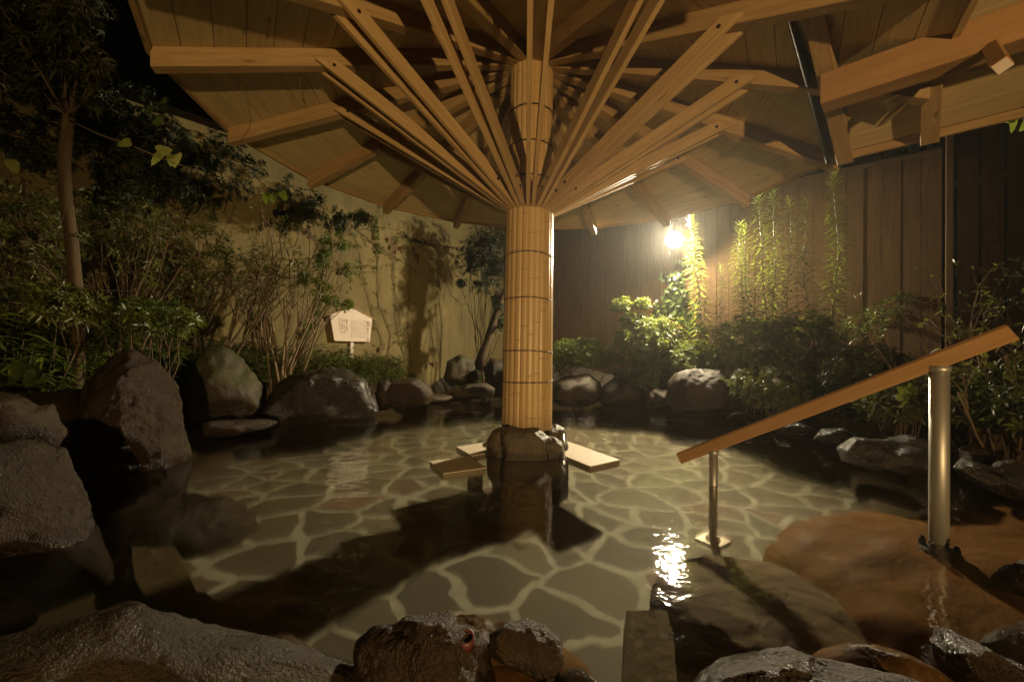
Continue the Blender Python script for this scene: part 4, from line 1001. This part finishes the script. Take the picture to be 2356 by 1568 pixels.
def twig_shrub(label,px,py,Y,stems,topz,mat,leafmat_=None,group='bare twiggy shrubs',nl=4,depth=3,r=.014,fan=.35):
    c=P(px,py,Y); c.z=gz(c.x,c.y); t=empty('twiggy_shrub',c,label,'shrub',group); mb=MB(); tips=[]
    for i in range(stems):
        a=random.uniform(0,6.28); b=c+Vector((math.cos(a)*.1,math.sin(a)*.08,0)); d=Vector((random.gauss(0,fan),random.gauss(0,fan*.6),1)).normalized()
        h=(topz-c.z)*random.uniform(.4,.6); q=b+d*h
        pts=wander(b,q,5,.05); mb.tube(pts,[r*(1-.1*k) for k in range(6)],6)
        for k in range(2): branching(mb,pts[random.choice((3,4,5))],(d+Vector((random.gauss(0,.3),random.gauss(0,.2),0))).normalized(),h*.35,r*.5,depth-1,tips,.2,.4)
    mb.build('branches',M[mat],t,True)
    if leafmat_:
        C=[];A=[]
        for q,d in tips:
            for _ in range(nl): C.append(np.array(q)+rng.normal(size=3)*.03); A.append(np.array(d)+rng.normal(size=3)*.4)
        whorls(C,A,3,.06,.022,1.0,leafmat_,t,'foliage',.3)
    return t
twig_shrub('fan of many brown bare stems beside the signboard',645,835,5.3,17,2.75,'twig_pale',None,fan=.20,r=.017)
twig_shrub('darker bare stems just left of the brown stem fan',610,830,5.5,7,2.6,'twig',M['rhodo'],nl=2,fan=.25)
twig_shrub('dark leggy shrub with few leaves between trunk and wall',480,800,4.8,7,2.5,'twig',M['rhodo'],nl=3,fan=.3)
twig_shrub('dark crooked bush stems behind the slender trunk',250,760,3.9,6,2.6,'twig',M['rhodo'],nl=2,fan=.3)
twig_shrub('bare twig bush at the right frame edge before the slatted fence',2360,900,3.1,8,2.1,'twig_pale',M['rhodo'],nl=1,fan=.35,r=.012)
twig_shrub('sparse leaning twigs in front of the slatted fence',2230,870,3.7,5,2.2,'twig_pale',M['azalea_dk'],nl=2,fan=.45,r=.009)
def sprays(name,label,cat,pts,mat,Y,L,Wd,k,n,stem_from=None,group=None,dj=.12):
    """branchlets with small leaves round pixel blobs (x,y,r)"""
    q=P(pts[0][0],pts[0][1],Y); b=stem_from or Vector((q.x,q.y,gz(q.x,q.y))); t=empty(name,(b.x,b.y,b.z),label,cat,group)
    C=[];A=[]; mb=MB()
    for (x,y,r) in pts:
        c0=P(x,y,Y); mb.tube(wander(b,c0,6,.08),[.009-.001*i for i in range(7)],5)
        for i in range(max(3,int(n*r/30))):
            e=P(x+random.gauss(0,r*.5),y+random.gauss(0,r*.42),Y+random.gauss(0,dj)); ln=wander(c0,e,3,.1); mb.tube(ln,[.003,.0025,.002,.0012],4)
            for j in range(9):
                p=ln[1].lerp(ln[3],random.random()); C.append(np.array(p)+rng.normal(size=3)*.02); A.append(np.array((e-c0).normalized())+rng.normal(size=3)*.5+np.array([0,0,.3]))
    whorls(C,A,k,L,Wd,1.2,mat,t,'foliage',.25); mb.build('stem',M['twig'],t,True); return t
sprays('nandina','green small leaved nandina branches right of the brown stem fan','shrub',[(745,600,40),(770,560,30),(740,650,35),(790,620,22),(700,640,25),(760,690,22),(800,700,14)],M['nandina'],5.3,.055,.017,4,12,P(680,835,5.3))
sprays('seedling_shrub','small seedling shrub in front of the lit wall left of the signboard','shrub',[(715,745,14),(700,770,12),(730,720,10)],M['nandina'],5.4,.05,.016,3,10,P(700,835,5.4))
sprays('dark_maple','dark feathery maple behind the bamboo pillar','tree',[(1120,560,60),(1150,610,60),(1080,600,28),(1110,650,35),(1150,690,35),(1060,650,14),(1150,740,25)],M['dark'],7.4,.06,.016,5,16,Vector((P(1110,830,7.4).x,7.4,.4)))
tr=empty('leaning_trunk',P(1105,835,7.3),'leaning dark trunk in the corner behind the bamboo pillar','tree'); mb=MB(); mb.tube(wander(P(1098,850,7.3),P(1175,640,7.4),6,.03),[.09-.007*i for i in range(7)],10); mb.build('trunk',M['bark'],tr,True)
sprays('wall_top_shrub','dark small leaved canopy hanging at the wall top under the roof rim','shrub',[(560,470,60),(640,440,60),(710,480,50),(775,510,40),(470,440,60),(560,410,50),(670,500,40),(600,510,40),(830,500,30)],M['dark'],5.9,.05,.016,5,22,P(560,800,5.6),dj=.25)
sprays('wall_top_shrub','dark mass of foliage over the wall between trunk and roof rim','shrub',[(300,300,80),(230,380,80),(380,390,70),(330,450,60),(260,230,60),(430,350,50),(200,300,70),(330,350,60),(440,430,50),(250,450,60)],M['dark'],4.7,.06,.019,5,24,P(300,760,4.6),dj=.35)
DT='dark evergreens along the wall top'
bush('dark_evergreen','dark evergreen crown filling the corner between slender trunk and roof rim',290,330,4.7,150,130,700,6,.075,.022,M['dark'],'tree',DT,.5,'twig',16,.5,.25)
bush('dark_evergreen','dark evergreen crown leaning over the wall just under the rim corner',470,395,5.4,120,95,800,6,.07,.02,M['dark'],'tree',DT,.45,'twig',14,.5,.25)
bush('dark_evergreen','dark evergreen crown above the brown stem fan',650,480,6.1,110,45,420,6,.065,.019,M['dark'],'tree',DT,.35,'twig',14,.5,.25)
bush('dark_evergreen','dark evergreen crown at the left frame edge behind the slender trunk',50,320,4.2,125,150,850,6,.08,.023,M['dark'],'tree',DT,.5,'twig',14,.6,.25)
bush('dark_evergreen','dark evergreen crown behind the leaning trunk by the pillar',1120,590,7.6,70,70,520,6,.07,.02,M['dark'],'tree',DT,.4,'twig',12,.5,.25)
# slender tree with conifer-like crown in the top corner
tt=P(175,720,3.35); tb=Vector((tt.x,tt.y,gz(tt.x,tt.y)-.05))
tree=empty('slender_tree',tb,'slender tree with a bent pale trunk and dark crown in the upper corner','tree')
pl=[tb,P(182,760,3.35),P(174,660,3.35),P(166,560,3.33),P(152,460,3.3),P(147,370,3.3),P(158,270,3.3),P(163,180,3.3),P(170,80,3.3),P(175,-60,3.3)]
mb=MB(); mb.tube(pl,[.052,.047,.044,.042,.041,.041,.040,.034,.028,.02],12); trk=mb.build('trunk',M['bark'],tree,True)
mb=MB(); C=[];A=[]
for i in range(70):
    x=random.uniform(-120,255); y=random.uniform(-140,210); 
    if y>210-.35*abs(x-100): y-=60
    s0=pl[random.choice((6,7,8,9))]; e=P(x,y,3.3+random.gauss(0,.3)); ln=wander(s0,e,5,.08,.03); mb.tube(ln,[.012,.009,.007,.005,.004,.002],5)
    for j in range(26):
        p=ln[2].lerp(ln[5],random.random()); C.append(np.array(p)+rng.normal(size=3)*.05); A.append(np.array((e-s0).normalized())+rng.normal(size=3)*.5-np.array([0,0,.3]))
mb.build('limbs',M['twig'],tree,True); whorls(C,A,5,.085,.02,.9,M['fir'],tree,'crown',.4)
# long twig with broad leaves
def bleaf(mb_list,c,w,ang_,mat,parent,tiltv=(0,-1,.1)):
    """one broad toothed heart leaf, facing roughly the viewer; ang_ = direction of its tip in the picture plane"""
    n=Vector(tiltv)+Vector((random.gauss(0,.3),0,random.gauss(0,.25))); n.normalize(); up=Vector((math.cos(ang_),0,math.sin(ang_))); up=(up-n*up.dot(n)).normalized(); sd=up.cross(n)
    prof=[(0,0),(-.16,.2),(-.12,.42),(.1,.5),(.35,.46),(.5,.36),(.72,.28),(.85,.14),(1,0)]
    mb=MB(); vs=[];
    for (a,b) in prof:
        cur=-.12*a*a
        vs.append(c+up*(a*w)+n*(cur*w)); vs.append(c+up*(a*w)+sd*(b*w)+n*((cur+.10*b)*w)); vs.append(c+up*(a*w)-sd*(b*w)+n*((cur+.10*b)*w))
    fs=[]
    for i in range(len(prof)-1):
        k=3*i; fs+=[(k,k+3,k+4,k+1),(k,k+2,k+5,k+3)]
    mb.add(vs,fs); return mb.build('leaf',mat,parent,True)
mb=MB(); lt=[P(160,277,3.28),P(230,310,3.2),P(320,342,3.1),P(365,362,3.05),P(430,385,3.0)]; mb.tube(lt,[.008,.006,.005,.004,.002],6); mb.build('twig',M['twig_pale'],tree,True)
for x,y,w,a,m in ((298,328,.085,3.6,'broad'),(365,348,.09,.3,'broad'),(368,358,.10,-2.2,'broad'),(402,358,.115,-1.3,'broad'),(397,360,.075,-1.9,'broad'),(350,248,.075,-2.4,'broad_dk'),(372,232,.08,-.5,'broad_dk'),(372,275,.08,-2.6,'broad_dk'),(40,385,.1,2.7,'broad')):
    bleaf(None,P(x,y,3.06),w,a,M[m],tree)
sp3=empty('leaf_sprig',P(640,440,4.4),'sprig of three bright green heart leaves hanging below the roof rim','plant')
mb=MB(); mb.tube([P(590,410,4.6),P(615,432,4.42),P(650,440,4.4)],.004,5); mb.build('twig',M['twig'],sp3,True)
for x,y,w,a in ((612,447,.11,-1.6),(630,448,.115,-1.4),(648,442,.10,-1.2)): bleaf(None,P(x,y,4.4),w,a,M['green3'],sp3)
for i,(x,y,Y,lab) in enumerate(((2340,255,2.9,'bright leaf sprig at the upper right frame edge under the eave'),(2085,895,3.5,'broad green leaves low in front of the right shrubs'))):
    s_=empty('leaf_sprig',P(x,y,Y),lab,'plant'); mb=MB(); mb.tube([P(x+40,y+50,Y+.05),P(x,y,Y)],.004,5); mb.build('twig',M['twig'],s_,True)
    for k in range(5): bleaf(None,P(x+random.uniform(-22,22),y+random.uniform(-15,25),Y),.09,random.uniform(-3,.3),M['broad_dk'],s_)
s_=empty('leaf_sprig',P(30,850,2.8),'big green leaf cluster low over the flat brown stone','plant'); mb=MB(); mb.tube([P(90,880,2.9),P(70,850,2.8)],.005,5); mb.build('twig',M['twig'],s_,True)
for k in range(6): bleaf(None,P(70+random.uniform(-30,30),845+random.uniform(-10,20),2.8),.11,random.uniform(-3.4,.2),M['nandina'],s_)
# wall vines
VN='bare vines climbing the plaster wall'
def vine(label,path,r=.006,nl=10,side=8,mat='nandina'):
    pts=[wpt(x,y,.02) for x,y in path]; fine=[]
    for a,b in zip(pts[:-1],pts[1:]): fine+=wander(a,b,5,.035)[:-1]
    fine.append(pts[-1]); t=empty('wall_vine',pts[0],label,'vine',VN); mb=MB(); mb.tube(fine,[r*(1-.5*i/len(fine)) for i in range(len(fine))],5)
    C=[];A=[]
    for i in range(side):
        p=random.choice(fine); e=p+(-DW)*random.gauss(0,.10)+Vector((0,0,random.gauss(.05,.1))); mb.tube(wander(p,e,3,.15),[r*.4,r*.35,r*.3,r*.2],4); C.append(np.array(e)); A.append(np.array(NW)+rng.normal(size=3)*.6)
    mb.build('stem',M['twig'],t,True)
    for i in range(nl): p=random.choice(fine); C.append(np.array(p+NW*.02)); A.append(np.array(NW)+rng.normal(size=3)*.6)
    whorls(C,A,3,.05,.024,1.1,M[mat],t,'foliage',.2); return t
vine('wall vine sweeping beside the signboard, first from the sign',[(872,860),(880,780),(862,740),(850,690),(838,640),(825,570),(815,540),(790,500)])
vine('wall vine kinking like a knee above the grass, second from the sign',[(895,872),(892,820),(900,770),(892,745),(872,700),(870,640),(868,560),(862,500)],.008)
vine('slim straight wall vine in the middle of the vine group',[(945,870),(925,800),(912,740),(908,690),(908,620),(912,560),(922,505)])
vine('thickest straight wall vine, last toward the pillar',[(945,868),(943,800),(940,740),(940,690),(943,640),(942,570),(940,505)],.008)
vine('curving vine joining two straight ones in its middle',[(940,800),(925,760),(915,700),(905,640),(905,580),(915,540)])
vine('long thin vine slanting over the wall toward the maple',[(800,510),(860,560),(940,610),(980,640),(1020,660),(1060,700)],.006,4,14)
vine('leafy dark vine running to the maple under the roof rim',[(930,545),(960,555),(1000,565),(1060,572)],.008,40,10,'dark')
vine('fine web of vine twigs high on the wall near the rim',[(860,520),(920,530),(980,580),(1030,620),(1070,680)],.004,4,16)
vine('leafy vine hanging by the wall top left of the straight vines',[(862,500),(866,540),(870,580)],.006,40,8)
vine('short leafy spur of vine reaching over to the knee vine',[(815,615),(850,610),(880,620)],.005,3,5)
rl_=empty('red_leaves',wpt(935,580,.04),'few dry dark red leaves clinging to the straight wall vines','leaves')
Bs=[wpt(x+random.uniform(-4,4),y+random.uniform(-3,3),.05) for x,y in ((905,560),(925,570),(945,565),(960,580),(955,590),(965,582),(915,575),(900,545),(950,690),(1000,830),(985,835),(880,790))]
leaves_obj('leaf',M['red'],rl_,Bs,[(random.gauss(0,.5),0,-.8) for _ in Bs],[tuple(NW+Vector((0,0,.3)))]*len(Bs),.11,.075,.1,.15)
# dead vine over the rafter
dv=empty('dead_vine',P(720,80,3.0),'dead vine with one curled dry leaf draped along the left rafter','vine')
mb=MB()
for path in (((500,105),(560,90),(640,88),(740,82),(860,78),(960,76)),((520,98),(610,78),(700,72),(790,70),(840,76)),((610,95),(605,60),(618,25)),((612,92),(612,62),(622,30)),((543,150),(556,200),(550,245),(525,280)),((560,150),(545,170)),((688,150),(690,200)),((740,70),(760,40),(755,10))):
    pts=[P(x,y,3.02+.0*i) for i,(x,y) in enumerate(path)]; fine=[]
    for a,b in zip(pts[:-1],pts[1:]): fine+=wander(a,b,3,.03)[:-1]
    fine.append(pts[-1]); mb.tube(fine,.0028,4)
mb.build('stem',M['twig_pale'],dv,True)
c=P(606,72,2.98); vs=[];fs=[]
for i in range(7):
    t=i/6; w=.030*math.sin(math.pi*min(1,t*.9+.08))*(1+.3*math.sin(i*2.1)); z=-t*.135; ben=.012*math.sin(t*5)
    for j in range(5):
        a=-1.3+2.6*j/4; vs.append(tuple(c+Vector((math.sin(a)*w+ben,-.02*math.cos(a)*1.2,z))))
fs=[(i*5+j,i*5+j+1,i*5+j+6,i*5+j+5) for i in range(6) for j in range(4)]
me=bpy.data.meshes.new('dry_leaf'); me.from_pydata(vs,[],fs); finish('dry_leaf',me,M['dry'],dv,True)
# dark tree beyond the fence
bush('dark_tree','dark tree top showing in the gap between fence and entrance roof',2050,300,6.2,120,40,260,6,.12,.04,M['dark'],'tree',None,.5,'twig',8,.4)

hm,nt,out=newmat('warm_steam'); n=N(nt); pv=n('VolumePrincipled',Density=.0024,Anisotropy=.75); pv.inputs['Color'].default_value=(.95,.93,.88,1); n.link(pv.outputs[0],out.inputs['Volume'])
mb=MB(); mb.box((1,4.5,2.0),(19,16,7.0)); tag(mb.build('haze',hm),kind='stuff')
# ------------------------------------------------------------------ light
for nm,strength in (('lamp_glass',4900.0),):
    for n_ in bpy.data.materials[nm].node_tree.nodes:
        if n_.type=='EMISSION': n_.inputs['Strength'].default_value=strength
w=bpy.data.worlds.new('World'); scene.world=w; w.use_nodes=True; nt=w.node_tree
bg=nt.nodes['Background']; sky=nt.nodes.new('ShaderNodeTexSky'); sky.sky_type='NISHITA'; sky.sun_disc=False; sky.sun_elevation=R(-4); sky.sun_rotation=R(200)
nt.links.new(sky.outputs[0],bg.inputs[0]); bg.inputs[1].default_value=.0015
scene.view_settings.view_transform='Standard'; scene.view_settings.look='None'; scene.view_settings.exposure=0; scene.view_settings.gamma=1
cy=scene.cycles; cy.use_adaptive_sampling=True; cy.adaptive_threshold=.03; cy.use_denoising=True; cy.max_bounces=7; cy.diffuse_bounces=3; cy.glossy_bounces=4; cy.transparent_max_bounces=16; cy.caustics_reflective=False; cy.caustics_refractive=False; cy.sample_clamp_indirect=6
